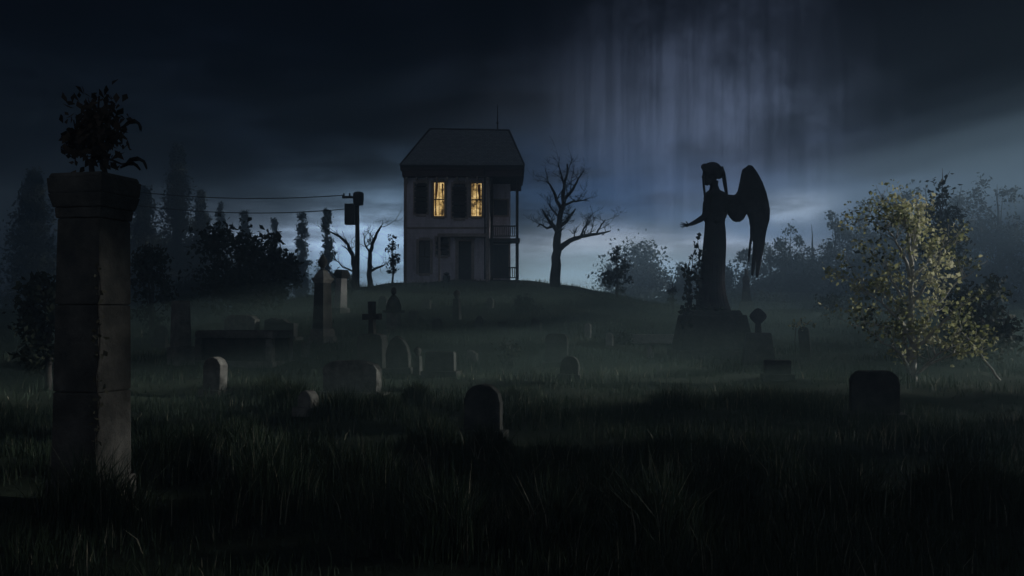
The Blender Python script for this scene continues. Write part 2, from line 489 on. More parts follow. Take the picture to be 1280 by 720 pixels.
for lab, px, top, base, w, kind in (
    ('dark arched headstone high on the slope behind the canopied monument', 478, 370, 386, 12, 'arch'),
    ('little rounded dark headstone on the slope straight above the gothic stone', 516, 388, 404, 12, 'rounded'),
    ('little arched dark headstone between the thin upright post and the low wide stone', 547, 398, 414, 13, 'arch'),
    ('narrow pointed dark headstone on the slope just past the thin upright post', 598, 394, 409, 10, 'gothic'),
    ('little flat-topped dark headstone midway down the slope from the low dark shrub', 630, 402, 418, 12, 'flat'),
    ('little broken dark headstone directly below the low dark shrub', 670, 398, 414, 13, 'broken')):
    headstone(lab, px, top, base, w, kind, 'stone_dark', yaw=-20, plinth=False, lean=rs.uniform(-5, 5))

# tall narrow pillar stone at the left
def pillar_stone():
    o, s = stone_root('obelisk', 'tall narrow stone pillar with flat top and stepped base beside the leafy dark bush', 226, 455, -38, 'monument', lean=-1)
    w = 20 * s
    b = MB(); b.frustum(w * 1.35, w * 1.2, 0, w * 1.3, w * 1.15, .55); b.build('base', M['stone'], o, bevel=.02)
    b = MB(); b.frustum(w * 1.0, w * .9, .55, w * .86, w * .78, (455 - 376) * s + .12); b.build('shaft', M['stone'], o, bevel=.02)
pillar_stone()

def chest_tomb():
    o, s = stone_root('chest_tomb', 'long dark chest tomb with heavy lid slab and pale rounded end', 305, 455, -18, 'tomb')
    w = 112 * s; h = (455 - 413) * s + .12; d = 1.0
    b = MB(); b.box(-w / 2 * 1.02, w / 2 * 1.02, -d / 2 * 1.08, d / 2 * 1.08, 0, .22); b.build('base', M['stone'], o, bevel=.02)
    b = MB(); b.box(-w / 2 * .93, w / 2 * .93, -d / 2 * .88, d / 2 * .88, .22, h - .2)
    b.build('chest', M['stone_dark'], o, bevel=.02)
    for sx in (-1, 1):
        for sy in (-1, 1):
            b = MB(); b.box(sx * w * .45 - .09, sx * w * .45 + .09, sy * d * .43 - .08, sy * d * .43 + .08, .223, h - .203); b.build('corner_post', M['stone'], o, bevel=.02)
    b = MB(); b.box(-w / 2, w / 2, -d / 2, d / 2, h - .2, h); b.build('lid', M['stone'], o, bevel=.07)
chest_tomb()

def urn_monument():
    o, s = stone_root('urn_monument', 'tall tapering monument crowned by a small dark urn beside the utility pole', 403, 428, -30, 'monument')
    w = 18 * s; T = (428 - 318) * s + .12
    def z(py): return (428 - py) * s + .12
    b = MB(); b.frustum(w * 1.5, w * 1.5, 0, w * 1.4, w * 1.4, .3); b.frustum(w * 1.25, w * 1.25, .3, w * 1.15, w * 1.15, .55); b.build('base', M['stone'], o, bevel=.015)
    b = MB(); b.frustum(w * .98, w * .98, .55, w * .8, w * .8, z(354)); b.build('shaft', M['stone_dark'], o, bevel=.015)
    b = MB(); b.frustum(w * .82, w * .82, z(354), w * 1.08, w * 1.08, z(350)); b.frustum(w * 1.1, w * 1.1, z(350), w * 1.1, w * 1.1, z(347.5)); b.frustum(w * .95, w * .95, z(347.5), w * .42, w * .42, z(338)); b.build('cap', M['stone'], o, bevel=.012)
    r = w * .3
    b = MB(); b.lathe([(r * .9, z(338)), (r * .45, z(336.5)), (r * .35, z(335)), (r * .9, z(332)), (r * 1.12, z(328)), (r * 1.0, z(324.5)), (r * .7, z(323)), (r * .75, z(322)), (r * .4, z(320.5)), (r * .12, z(318)), (.003, z(317))], 16); b.build('urn', M['stone_dark'], o, smooth=True)
urn_monument()

def capped_column():
    o, s = stone_root('memorial_column', 'leaning slim column with a heavy dark cap just behind the urn monument', 425, 391, -36, 'monument', lean=3)
    w = 12 * s
    def z(py): return (391 - py) * s + .12
    b = MB(); b.frustum(w * 1.5, w * 1.5, 0, w * 1.4, w * 1.4, .35); b.build('base', M['stone'], o, bevel=.015)
    b = MB(); b.frustum(w * 1.0, w * 1.0, .35, w * .8, w * .8, z(348)); b.build('shaft', M['stone_pale'], o, bevel=.015)
    b = MB(); b.frustum(w * .85, w * .85, z(348), w * 1.35, w * 1.35, z(343)); b.frustum(w * 1.3, w * 1.3, z(343), w * .9, w * .9, z(337)); b.build('cap', M['stone_dark'], o, bevel=.02)
capped_column()

def cross_monument():
    o, s = stone_root('cross_monument', 'dark stone cross rising from a round-shouldered base stone', 466, 460, -14, 'cross', lean=-1)
    def z(py): return (460 - py) * s + .12
    b = MB(); b.prism(outline('rounded', 34 * s, z(417)), -.2, .2); b.build('base_stone', M['stone_dark'], o, bevel=.03)
    w = 6.4 * s; t = .1
    c = z(396); arm = 11.5 * s
    out = [(-w / 2 * 1.2, z(418)), (w / 2 * 1.2, z(418)), (w / 2, c - w / 2), (arm, c - w * .62), (arm, c + w * .62), (w / 2, c + w / 2), (w * .62, z(377)), (-w * .62, z(377)), (-w / 2, c + w / 2), (-arm, c + w * .62), (-arm, c - w * .62), (-w / 2, c - w / 2)]
    b = MB(); b.prism(out, -t, t); b.build('cross', M['stone_dark'], o, bevel=.02)
cross_monument()

def finial_monument():
    o, s = stone_root('canopied_monument', 'squat monument with domed canopy and ball finial on the slope behind the stone cross', 492, 418, -20, 'monument')
    def z(py): return (418 - py) * s + .12
    w = 17 * s
    b = MB(); b.frustum(w * 1.15, w * 1.15, 0, w * 1.1, w * 1.1, .3); b.build('base', M['stone'], o, bevel=.02)
    b = MB(); b.frustum(w * .82, w * .82, .3, w * .8, w * .8, z(391)); b.build('shaft', M['stone'], o, bevel=.02)
    b = MB(); b.frustum(w * 1.2, w * 1.2, z(391), w * 1.2, w * 1.2, z(388)); b.loft([(0, 0, z(388), w * .56, w * .56), (0, 0, z(382), w * .55, w * .55), (0, 0, z(375), w * .42, w * .42), (0, 0, z(369), w * .16, w * .16)]); b.build('canopy', M['stone_dark'], o, bevel=0)
    b = MB(); b.ell((0, 0, z(364)), (w * .2, w * .2, w * .3)); b.build('finial', M['stone_dark'], o, smooth=True)
finial_monument()

def finial_post(label, px, top, base, w, mat='stone_dark'):
    o, s = stone_root('marker_post', label, px, base, -20, 'grave marker')
    h = (base - top) * s + .12; w = w * s
    b = MB(); b.frustum(w * 1.05, w * 1.0, 0, w * .85, w * .8, h * .72); b.build('post', M[mat], o, bevel=.02)
    b = MB(); b.lathe([(w * .25, h * .72), (w * .3, h * .76), (w * .5, h * .85), (w * .42, h * .93), (w * .12, h * .98), (.003, h)], 14); b.build('finial', M[mat], o, smooth=True)
finial_post('slim dark marker post with pointed finial in front of the gothic stone', 522, 433, 468, 10)
finial_post('thin dark upright post on the slope below the house', 571, 362, 399, 9)
finial_post('stumpy marker with a round knob standing against the house wall', 558, 340, 353, 8)

def wheel_cross():
    o, s = stone_root('wheel_cross', 'round-headed cross on a block base just beside the angel pedestal', 948, 455, -10, 'cross')
    def z(py): return (455 - py) * s + .12
    b = MB(); b.frustum(42 * s, 30 * s, 0, 30 * s, 24 * s, z(416)); b.build('base', M['stone_dark'], o, bevel=.03)
    b = MB(); b.frustum(8 * s, .16, z(416), 6 * s, .14, z(402)); b.build('shaft', M['stone_dark'], o, bevel=.015)
    r0, r1, c = 9.5 * s, 3.2 * s, z(395.5)
    ring = MB(); n = 24; vs = []; fs = []
    for k in range(n):
        a = 2 * PI * k / n
        rr = r0 * (1 + .08 * math.cos(4 * a))
        for (r, y) in ((rr, -.09), (rr, .09), (r1, .09), (r1, -.09)):
            vs.append((r * math.cos(a), y, c + r * math.sin(a)))
    for k in range(n):
        k2 = (k + 1) % n
        for j in range(4):
            fs.append((k * 4 + j, k * 4 + (j + 1) % 4, k2 * 4 + (j + 1) % 4, k2 * 4 + j))
    ring.add(vs, fs)
    ring.box(-r0 * .92, r0 * .92, -.06, .06, c - .06, c + .06); ring.box(-.057, .057, -.066, .066, c - r0 * .9, c + r0 * .9)
    ring.build('head', M['stone_dark'], o, bevel=.01)
wheel_cross()

o, s = stone_root('marker_stone', 'narrow leaning marker stone with withered leaf at its top, between angel and pale-leaved tree', 1008, 446, -20, 'grave marker', lean=-5)
b = MB(); b.prism(outline('arch', 13 * s, 38 * s + .12), -.11, .11); b.build('slab', M['stone_dark'], o, bevel=.02)
rng0 = np.random.default_rng(77)
sprig = thing('creeper_sprig', 'withered pale sprig drooping over the narrow leaning marker stone', 'creeper', o.location)
sprig.rotation_euler = o.rotation_euler
zt = 38 * s + .12
b = MB(); b.tube([(-.26, -.14, .1), (-.25, -.15, zt * .6), (-.18, -.14, zt), (.0, -.12, zt + .12), (.22, -.14, zt + .03)], [.014, .013, .012, .01, .005], 5); b.build('stem', M['bark'], sprig)
leaves(rng0.normal(0, 1, (34, 3)) * np.array([.2, .07, .07]) + np.array([-.02, -.12, zt + .06]), .15, rng0, 'foliage', M['leaf_pale'], sprig, droop=.5)

def ledger():
    p = hit(808, 429); s = p.y / F
    b = MB(); w = 66 * s; b.box(-w / 2, w / 2, -.55, .55, 0, .3)
    o = b.build('ledger_slab', M['stone_pale'], None, bevel=.03, loc=(p.x, p.y, H(p.x, p.y) - .02))
    o.rotation_euler = (R(-3), 0, R(-4))
    tag(o, 'long flat pale ledger slab lying in the grass by the angel pedestal', 'grave slab', GROUP)
ledger()

def far_monument():
    o, s = stone_root('stone_figure', 'ghostly slender robed figure monument fading in the mist behind the angel', 933, 385.8, -10, 'monument')
    def z(py): return (386 - py) * s + .12
    b = MB(); b.frustum(20 * s, 18 * s, 0, 16 * s, 14 * s, z(376)); b.build('base', M['stone'], o, bevel=.03)
    b = MB()
    b.loft([(0, 0, z(376), 6.5 * s, 5 * s), (0, 0, z(365), 5 * s, 4.4 * s), (0, 0, z(354), 4.2 * s, 3.6 * s), (0, 0, z(347), 4.9 * s, 3.4 * s), (0, 0, z(344.5), 3.4 * s, 2.6 * s), (0, 0, z(343), 1.6 * s, 1.6 * s), (0, 0, z(341), 2.2 * s, 2.3 * s), (0, 0, z(338), 2.5 * s, 2.6 * s), (0, 0, z(335.5), 1.6 * s, 1.6 * s), (0, 0, z(335), .2 * s, .2 * s)])
    b.build('figure', M['stone'], o, smooth=True)
far_monument()

# ------------------------------------------------------------------ angel statue
def angel():
    base = hit(888, 447)
    D = base.y; s = D / F
    gz = base.z
    def lx(px): return (px - 893) * s
    pedx = P(893, 447, D).x
    def lz(py): return P(893, py, D).z - gz
    # pedestal
    pd = thing('stone_pedestal', 'broad tapering dark stone pedestal under the winged angel', 'pedestal', (pedx, D, gz))
    b = MB(); b.frustum(104 * s, 92 * s, -.25, 98 * s, 86 * s, lz(437)); b.build('base_step', M['stone_dark'], pd, bevel=.04)
    b = MB(); b.frustum(90 * s, 76 * s, lz(437), 74 * s, 60 * s, lz(393.5)); b.build('block', M['stone_dark'], pd, bevel=.04)
    b = MB(); b.frustum(66 * s, 54 * s, lz(393.5), 60 * s, 50 * s, lz(388)); b.build('top_slab', M['stone_dark'], pd, bevel=.03)
    for q in pd.children: q.location.x = -3 * s
    # statue
    st = thing('angel_statue', 'dark winged angel statue with long robe holding one hand out, on its stone pedestal', 'statue', (pedx, D, gz))
    b = MB()
    def sec(py, x0, x1, dep, cy=0): return (lx((x0 + x1) / 2), cy * s, lz(py), (x1 - x0) / 2 * s, dep * s)
    b.loft([sec(388, 871, 914, 17), sec(384, 871.5, 913, 16.5), sec(376, 873, 910, 15), sec(365, 874.5, 907.5, 14), sec(350, 876, 906.5, 13.5), sec(335, 877, 907, 13.5),
            sec(318, 878.5, 908, 13), sec(302, 880, 908.5, 12.5), sec(288, 881.5, 908, 11.5), sec(279, 882, 907, 10), sec(272, 881.5, 906.2, 9.2), sec(264, 881.5, 906.5, 9.6),
            sec(256, 881, 908, 10.5), sec(248, 880.5, 910, 10), sec(243, 881, 910, 8), sec(240, 884, 906.5, 6.5), sec(237.5, 887.5, 901, 5), sec(232, 888.8, 899, 4.6), sec(226, 888.6, 899.4, 5)], 40)
    # robe folds
    rr = random.Random(4)
    for k in range(15):
        a = R(-170 + 160 * k / 14) if k < 11 else R(20 + 40 * (k - 11))
        pts = []
        for py, x0, x1, dep in ((387, 871, 914, 17), (376, 873, 910, 15), (355, 876, 906.5, 13.5), (330, 877, 907, 13.3), (305, 880, 908.3, 12.4), (285, 882, 907.5, 10.8)):
            cx = lx((x0 + x1) / 2); rx = (x1 - x0) / 2 * s; aa = a + rr.uniform(-.04, .04)
            pts.append((cx + rx * .97 * math.cos(aa), dep * s * .97 * math.sin(aa), lz(py)))
        b.tube(pts, [2.6 * s, 2.3 * s, 1.9 * s, 1.6 * s, 1.2 * s, .5 * s], 7)
    # feet under the hem, girdle
    b.loft([sec(276.5, 881, 907.5, 10.4), sec(273, 880.8, 907.2, 10.2)], 40)
    # reaching arm: shoulder, elbow, wrist
    b.tube([(lx(886), -6 * s, lz(246)), (lx(882.5), -8.5 * s, lz(256)), (lx(881), -10.5 * s, lz(268)), (lx(878.5), -11.5 * s, lz(273))], [5.0 * s, 4.8 * s, 4.3 * s, 3.9 * s], 12)
    b.tube([(lx(880), -11.2 * s, lz(271.5)), (lx(873), -12.5 * s, lz(276)), (lx(865.5), -13 * s, lz(280)), (lx(860.5), -13.2 * s, lz(282))], [4.1 * s, 3.7 * s, 2.8 * s, 2.2 * s], 12)
    # sleeve hanging from the forearm
    # other arm hangs along the body behind
    b.tube([(lx(906), 3 * s, lz(245.5)), (lx(909.3), 5 * s, lz(254)), (lx(909.5), 5 * s, lz(264)), (lx(906.5), 0 * s, lz(271)), (lx(901), -6 * s, lz(276)), (lx(896), -10 * s, lz(277))], [4.2 * s, 3.5 * s, 3.0 * s, 2.7 * s, 2.3 * s, 2.0 * s], 12)
    b.ell((lx(894), -11.3 * s, lz(277)), (3.0 * s, 1.8 * s, 2.4 * s))
    # palm
    b.ell((lx(857), -13.3 * s, lz(282.8)), (3.6 * s, 1.6 * s, 2.3 * s))
    # head (profile to -x), face, nose, chin
    hx, hz = 890.5, 219
    b.ell((lx(890.5), 0, lz(217)), (9.0 * s, 8.3 * s, 11 * s), 20, 14)
    b.ell((lx(886.5), 0, lz(223)), (6.8 * s, 6.0 * s, 8.2 * s), 18, 12)
    b.ell((lx(885), 0, lz(229.5)), (3.2 * s, 3.2 * s, 2.6 * s))
    b.tube([(lx(882), 0, lz(216.5)), (lx(878.8), 0, lz(221.6)), (lx(880.5), 0, lz(222.6))], [1.0 * s, 1.25 * s, 1.3 * s], 8)
    b.ell((lx(880.4), 0, lz(225.6)), (1.2 * s, 2.2 * s, .8 * s)); b.ell((lx(880.8), 0, lz(227.4)), (1.2 * s, 1.9 * s, .8 * s))
    for sy in (-1, 1):
        b.ell((lx(882.2), sy * 3.1 * s, lz(214.6)), (1.3 * s, 2.3 * s, .8 * s))
        b.ell((lx(892), sy * 7.6 * s, lz(219)), (2.0 * s, 1.0 * s, 2.8 * s))
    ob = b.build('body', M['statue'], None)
    md = ob.modifiers.new('r', 'REMESH'); md.mode = 'VOXEL'; md.voxel_size = .018
    sm = ob.modifiers.new('s', 'SMOOTH'); sm.factor = .5; sm.iterations = 2
    dg = bpy.context.evaluated_depsgraph_get()
    me = bpy.data.meshes.new_from_object(ob.evaluated_get(dg))
    bpy.data.objects.remove(ob)
    # fingers stay separate: own short chains rooted in the palm, joined into the same mesh
    fb = MB()
    def finger(p0, dirs, L, r):
        pts = [Vector(p0)]
        for d, l in zip(dirs, L): pts.append(pts[-1] + Vector(d).normalized() * l)
        fb.tube(pts, [r, r * .95, r * .85, r * .6][:len(pts)], 8)
    for k, (dy, dz, ln) in enumerate(((-1.3, 1.2, .92), (-.7, .2, 1.05), (-.1, -.7, 1.0), (.6, -1.6, .8))):
        p0 = (lx(855.5), (-13.3 + dy * .6) * s, lz(282.3) + dz * .75 * s)
        u = (-1, dy * .1, .35 - .28 * k)
        finger(p0, (u, (-1, 0, .18 - .32 * k), (-.9, 0, .35 - .3 * k)), (3.1 * s * ln, 2.2 * s * ln, 1.7 * s * ln), .62 * s)
    finger((lx(858.5), -14 * s, lz(281.6)), ((-.6, -.3, .8), (-.8, -.1, .6)), (2.6 * s, 2.0 * s), .75 * s)
    fo = fb.build('fingers_temp', M['statue'])
    bm = bmesh.new(); bm.from_mesh(me); bm.from_mesh(fo.data); bm.to_mesh(me); bm.free()
    bpy.data.objects.remove(fo)
    me.name = 'figure'
    for p in me.polygons: p.use_smooth = True
    if not me.materials: me.materials.append(M['statue'])
    ob = bpy.data.objects.new('figure', me); C.objects.link(ob); ob.parent = st
    # hair: swept up mass with bun and two long locks
    hb = MB()
    hb.ell((lx(891.5), 0, lz(212.5)), (12.2 * s, 10.2 * s, 10.2 * s), 20, 12)
    hb.ell((lx(900), 0, lz(216)), (6.2 * s, 7.4 * s, 8 * s), 16, 10)
    hb.ell((lx(882), 0, lz(208.5)), (4.6 * s, 6.5 * s, 4.2 * s), 14, 8)
    for (sy, x0, x1) in ((-4.5, 902, 907.5), (4, 903, 909.5)):
        hb.tube([(lx(x0), sy * s, lz(209)), (lx(x0 + 3.2), sy * 1.2 * s, lz(218)), (lx(x0 + 4.6), sy * 1.5 * s, lz(228)), (lx(x1), sy * 1.6 * s, lz(237)), (lx(x1 + 2), sy * 1.6 * s, lz(246))], [2.4 * s, 2.0 * s, 1.7 * s, 1.7 * s, .7 * s], 8)
    hb.tube([(lx(879.8), -6.5 * s, lz(215)), (lx(878.6), -8 * s, lz(224)), (lx(879.2), -9.4 * s, lz(235)), (lx(880.4), -10 * s, lz(248)), (lx(881.2), -10 * s, lz(257))], [1.6 * s, 1.6 * s, 1.7 * s, 1.5 * s, .6 * s], 8)
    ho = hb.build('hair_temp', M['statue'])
    md = ho.modifiers.new('r', 'REMESH'); md.mode = 'VOXEL'; md.voxel_size = .018
    sm = ho.modifiers.new('s', 'SMOOTH'); sm.factor = .5; sm.iterations = 2
    me = bpy.data.meshes.new_from_object(ho.evaluated_get(bpy.context.evaluated_depsgraph_get()))
    bpy.data.objects.remove(ho); me.name = 'hair'
    for p in me.polygons: p.use_smooth = True
    h2 = bpy.data.objects.new('hair', me); C.objects.link(h2); h2.parent = st
    # wings: outline filled, inflated, with feather grooves
    W = [(908, 246), (914, 242.5), (920, 243), (926, 241), (929.5, 236), (932, 226), (934.5, 214), (936.5, 207.5), (940, 204.8), (944.5, 205.5), (949, 211), (953.5, 218), (958.5, 228), (962.5, 239), (965.5, 251), (967.3, 263),
         (966.5, 274), (963.5, 284), (961.5, 293), (960, 304), (957.5, 318), (954.5, 333), (951.5, 345), (949.8, 347.5), (948.3, 344), (948.8, 332), (950, 317), (951, 304), (950, 300), (948.6, 306), (947.2, 318), (945.5, 328.5), (944.2, 329.5), (943.8, 321),
         (945, 308), (946.8, 296), (947, 284), (945.5, 273), (942.3, 265.5), (939.5, 264), (936.5, 268), (933, 274), (928, 277), (923, 276), (918.5, 272), (915, 267), (912, 262), (908, 258)]
    # densify
    dense = []
    for i in range(len(W)):
        a, c = Vector(W[i]), Vector(W[(i + 1) % len(W)])
        n = max(1, int((c - a).length / 2.0))
        for k in range(n): dense.append(a.lerp(c, k / n))
    inner = []
    def inside(x, y):
        r = False; j = len(W) - 1
        for i in range(len(W)):
            if (W[i][1] > y) != (W[j][1] > y) and x < (W[j][0] - W[i][0]) * (y - W[i][1]) / (W[j][1] - W[i][1]) + W[i][0]: r = not r
            j = i
        return r
    da = np.array([(p.x, p.y) for p in dense])
    y = 206.0
    while y < 346:
        x = 909.0 + (int(y) % 2) * .7
        while x < 968:
            if inside(x, y) and np.min(np.hypot(da[:, 0] - x, da[:, 1] - y)) > 1.0: inner.append(Vector((x, y)))
            x += 1.6
        y += 1.5
    pts = dense + inner
    nb = len(dense)
    res = mgeo.delaunay_2d_cdt(pts, [(i, (i + 1) % nb) for i in range(nb)], [], 1, 1e-5)
    V2, F2 = res[0], res[2]
    arr = np.array([(p.x, p.y) for p in V2])
    dist = np.array([np.min(np.hypot(da[:, 0] - x, da[:, 1] - yy)) for x, yy in arr])
    def wing(dy, yaw, sc):
        th = 3.6 * np.sqrt(np.clip(dist / 9, 0, 1)) + .35
        ang = np.arctan2(arr[:, 1] - 214, arr[:, 0] - 930)
        groove = 1.1 * np.abs(np.sin(ang * 17)) * np.clip(dist / 3, 0, 1)
        row = .9 * (np.sin(np.hypot(arr[:, 0] - 925, arr[:, 1] - 225) * .32) > .3) * np.clip(dist / 3, 0, 1)
        th = th + groove + row
        front = [((x - 912) * s * sc, -t * s, (lz(250) + (250 - yy) * s * sc)) for (x, yy), t in zip(arr, th)]
        back = [((x - 912) * s * sc, t * s, (lz(250) + (250 - yy) * s * sc)) for (x, yy), t in zip(arr, th)]
        n = len(front)
        fs = [tuple(f) for f in F2] + [tuple(i + n for i in f)[::-1] for f in F2]
        wb = MB(); wb.add(front + back, fs)
        # rim
        bnd = {}
        for f in F2:
            for i in range(3):
                e = (f[i], f[(i + 1) % 3]); bnd[e] = 1
        for (a, c) in list(bnd):
            if (c, a) not in bnd: wb.f.append((c, a, a + n, c + n))
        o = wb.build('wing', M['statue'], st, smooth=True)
        o.location = (lx(911), dy * s, 0); o.rotation_euler = (0, 0, R(yaw))
        return o
    wing(5, 4, 1.0)
    wing(13, 14, .97)
    # climbing vine beside the robe
    rng = np.random.default_rng(21)
    vb = MB(); cen = []
    for k in range(5):
        pts = []
        x, yv = 856 + 3.6 * k, -16 + 5 * rng.uniform(-1, 1)
        for py in np.linspace(392, 298 + 14 * abs(k - 3), 12):
            t = (392 - py) / 94
            x += rng.normal(0, 1.2) + (868 - x) * .05 * t
            x = min(x, 873)
            pts.append(Vector((lx(x), yv * s, lz(py))))
        vb.tube(pts, [.5 * s] * 11 + [.2 * s], 5)
        for p in pts[1:]:
            for _ in range(3): cen.append(np.array(p) + rng.normal(0, 1, 3) * np.array([2.8, 3, 3.2]) * s)
    for k in range(60):
        cen.append(np.array((lx(rng.uniform(852, 900)), rng.uniform(-24, -14) * s, lz(rng.uniform(383, 392)))))
    for k in range(34):
        x = rng.uniform(846, 862)
        cen.append(np.array((lx(x), rng.uniform(-36, -24) * s, lz(rng.uniform(386, 440)))))
    vt = thing('ivy_vine', 'leafy dark ivy climbing from the pedestal up beside the angel robe', 'ivy', (pedx, D, gz))
    vb.build('stem', M['bark'], vt)
    leaves(np.array(cen), .17, rng, 'foliage', M['leaf_vine'], vt, droop=.6, aspect=.8)
    return s
angel()

# ------------------------------------------------------------------ gate pillar with plant
def gate_pillar():
    D = 9.0
    c = P(115, 560, D); x0 = c.x; s = D / F
    g = H(x0, D) - .1
    def z(py): return P(118, py, D).z - g
    o = thing('gate_pillar', 'massive square stone gate pillar with moulded cap and one pale side', 'pillar', (x0, D, g), R(-14))
    a = .465
    b = MB(); b.frustum(a * 1.25, a * 1.25, 0, a * 1.2, a * 1.2, .42); b.build('base', M['pillar'], o, bevel=.02)
    b = MB(); zz = .42; tt = z(275); nc = 3
    for k in range(nc):
        f0, f1 = k / nc, (k + 1) / nc; w0_, w1_ = a * (1.08 - .11 * f0), a * (1.08 - .11 * f1); j = .003 * ((k * 7) % 3 - 1)
        b.frustum(w0_ + j, w0_ + j, zz + (tt - zz) * f0 + .0015, w1_ + j, w1_ + j, zz + (tt - zz) * f1 - .0015)
    b.build('shaft', M['pillar'], o, bevel=.02)
    b = MB(); b.frustum(a * 1.02, a * 1.02, z(275), a * 1.06, a * 1.06, z(262)); b.frustum(a * 1.1, a * 1.1, z(262), a * 1.24, a * 1.24, z(245)); b.frustum(a * 1.22, a * 1.22, z(245), a * 1.27, a * 1.27, z(226)); b.frustum(a * 1.23, a * 1.23, z(226), a * 1.15, a * 1.15, z(220)); b.build('cap', M['pillar'], o, bevel=.015)
    # ivy along the corner between the two faces
    rng = np.random.default_rng(8)
    it = thing('ivy_creeper', 'thin pale ivy strand creeping up the corner of the gate pillar', 'ivy', (x0, D, g), R(-14))
    vb = MB(); pts = []; cen = []
    for k, py in enumerate(np.linspace(560, 335, 16)):
        hh = z(py); w = a * (1.08 - .11 * hh / z(275)) / 2
        p = Vector((w + .015 + rng.uniform(-.04, .02), -w - .015, hh)); pts.append(p)
        for _ in range(3): cen.append(np.array(p) + rng.normal(0, 1, 3) * np.array([.035, .02, .06]) + np.array([.01, -.02, 0]))
    vb.tube(pts, .008, 5); vb.build('stem', M['bark'], it)
    leaves(np.array(cen), .055, rng, 'foliage', M['leaf_vine_pale'], it, droop=.4, aspect=.8)
    # plant on top
    top = z(221)
    pt = thing('withered_plant', 'withered brown leafy plant with drooping leaves growing on top of the gate pillar', 'plant', (x0, D, g + top))
    tb = MB(); cen = []; tint = []
    def q(px, py, dy=0): 
        w = P(px, py, D + dy); return Vector((w.x - x0, dy, w.z - g - top))
    stems = [[(116, 222), (114, 205), (118, 190), (116, 170)], [(133, 224), (130, 210), (124, 196), (128, 170)], [(112, 205), (104, 190), (96, 172), (92, 150)], [(125, 196), (140, 200), (152, 205), (168, 203)],
             [(124, 190), (138, 176), (150, 160), (166, 152)], [(118, 185), (112, 160), (108, 135)], [(124, 180), (134, 155), (140, 128)], [(120, 182), (122, 150), (124, 120)]]
    for k, st in enumerate(stems):
        dy = rng.uniform(-.12, .12)
        pts = [q(px, py, dy * i / 3) for i, (px, py) in enumerate(st)]
        r = .03 if k < 2 else .014
        tb.tube(pts, [r * (1 - .2 * i) for i in range(len(pts))], 7)
    tb.build('stem', M['bark'], pt)
    for k in range(420):
        px, py = rng.normal(120, 16), rng.normal(176, 17)
        cen.append(np.array(q(px, py, rng.normal(0, .12))))
    for k in range(150):
        px, py = rng.normal(121, 15), rng.normal(146, 15)
        cen.append(np.array(q(px, py, rng.normal(0, .15))))
    for k in range(60):
        px, py = rng.normal(94, 6), rng.normal(180, 8)
        cen.append(np.array(q(px, py, rng.normal(0, .08))))
    leaves(np.array(cen), .10, rng, 'foliage', M['leaf_brown'], pt, droop=.7, aspect=.6)
    # two big curled leaves
    for (pa) in ([(156, 206), (162, 199), (172, 197), (181, 202), (184, 212)], [(152, 160), (160, 152), (168, 150), (175, 155), (176, 164)], [(150, 210), (158, 204), (166, 203), (172, 207), (176, 213)]):
        pts = [q(*p) for p in pa]
        lb = MB(); n = len(pts); vs = []
        for i, p in enumerate(pts):
            w = .055 * math.sin(PI * (i + .25) / (n - .3)) + .004
            vs += [tuple(p + Vector((0, -w, -w * .35))), tuple(p + Vector((0, 0, .012))), tuple(p + Vector((0, w, -w * .35)))]
        fs = []
        for i in range(n - 1):
            for j in range(2): fs.append((i * 3 + j, i * 3 + j + 1, i * 3 + j + 4, i * 3 + j + 3))
        lb.add(vs, fs); lo = lb.build('curled_leaf', M['leaf_brown'], pt, smooth=True)
gate_pillar()

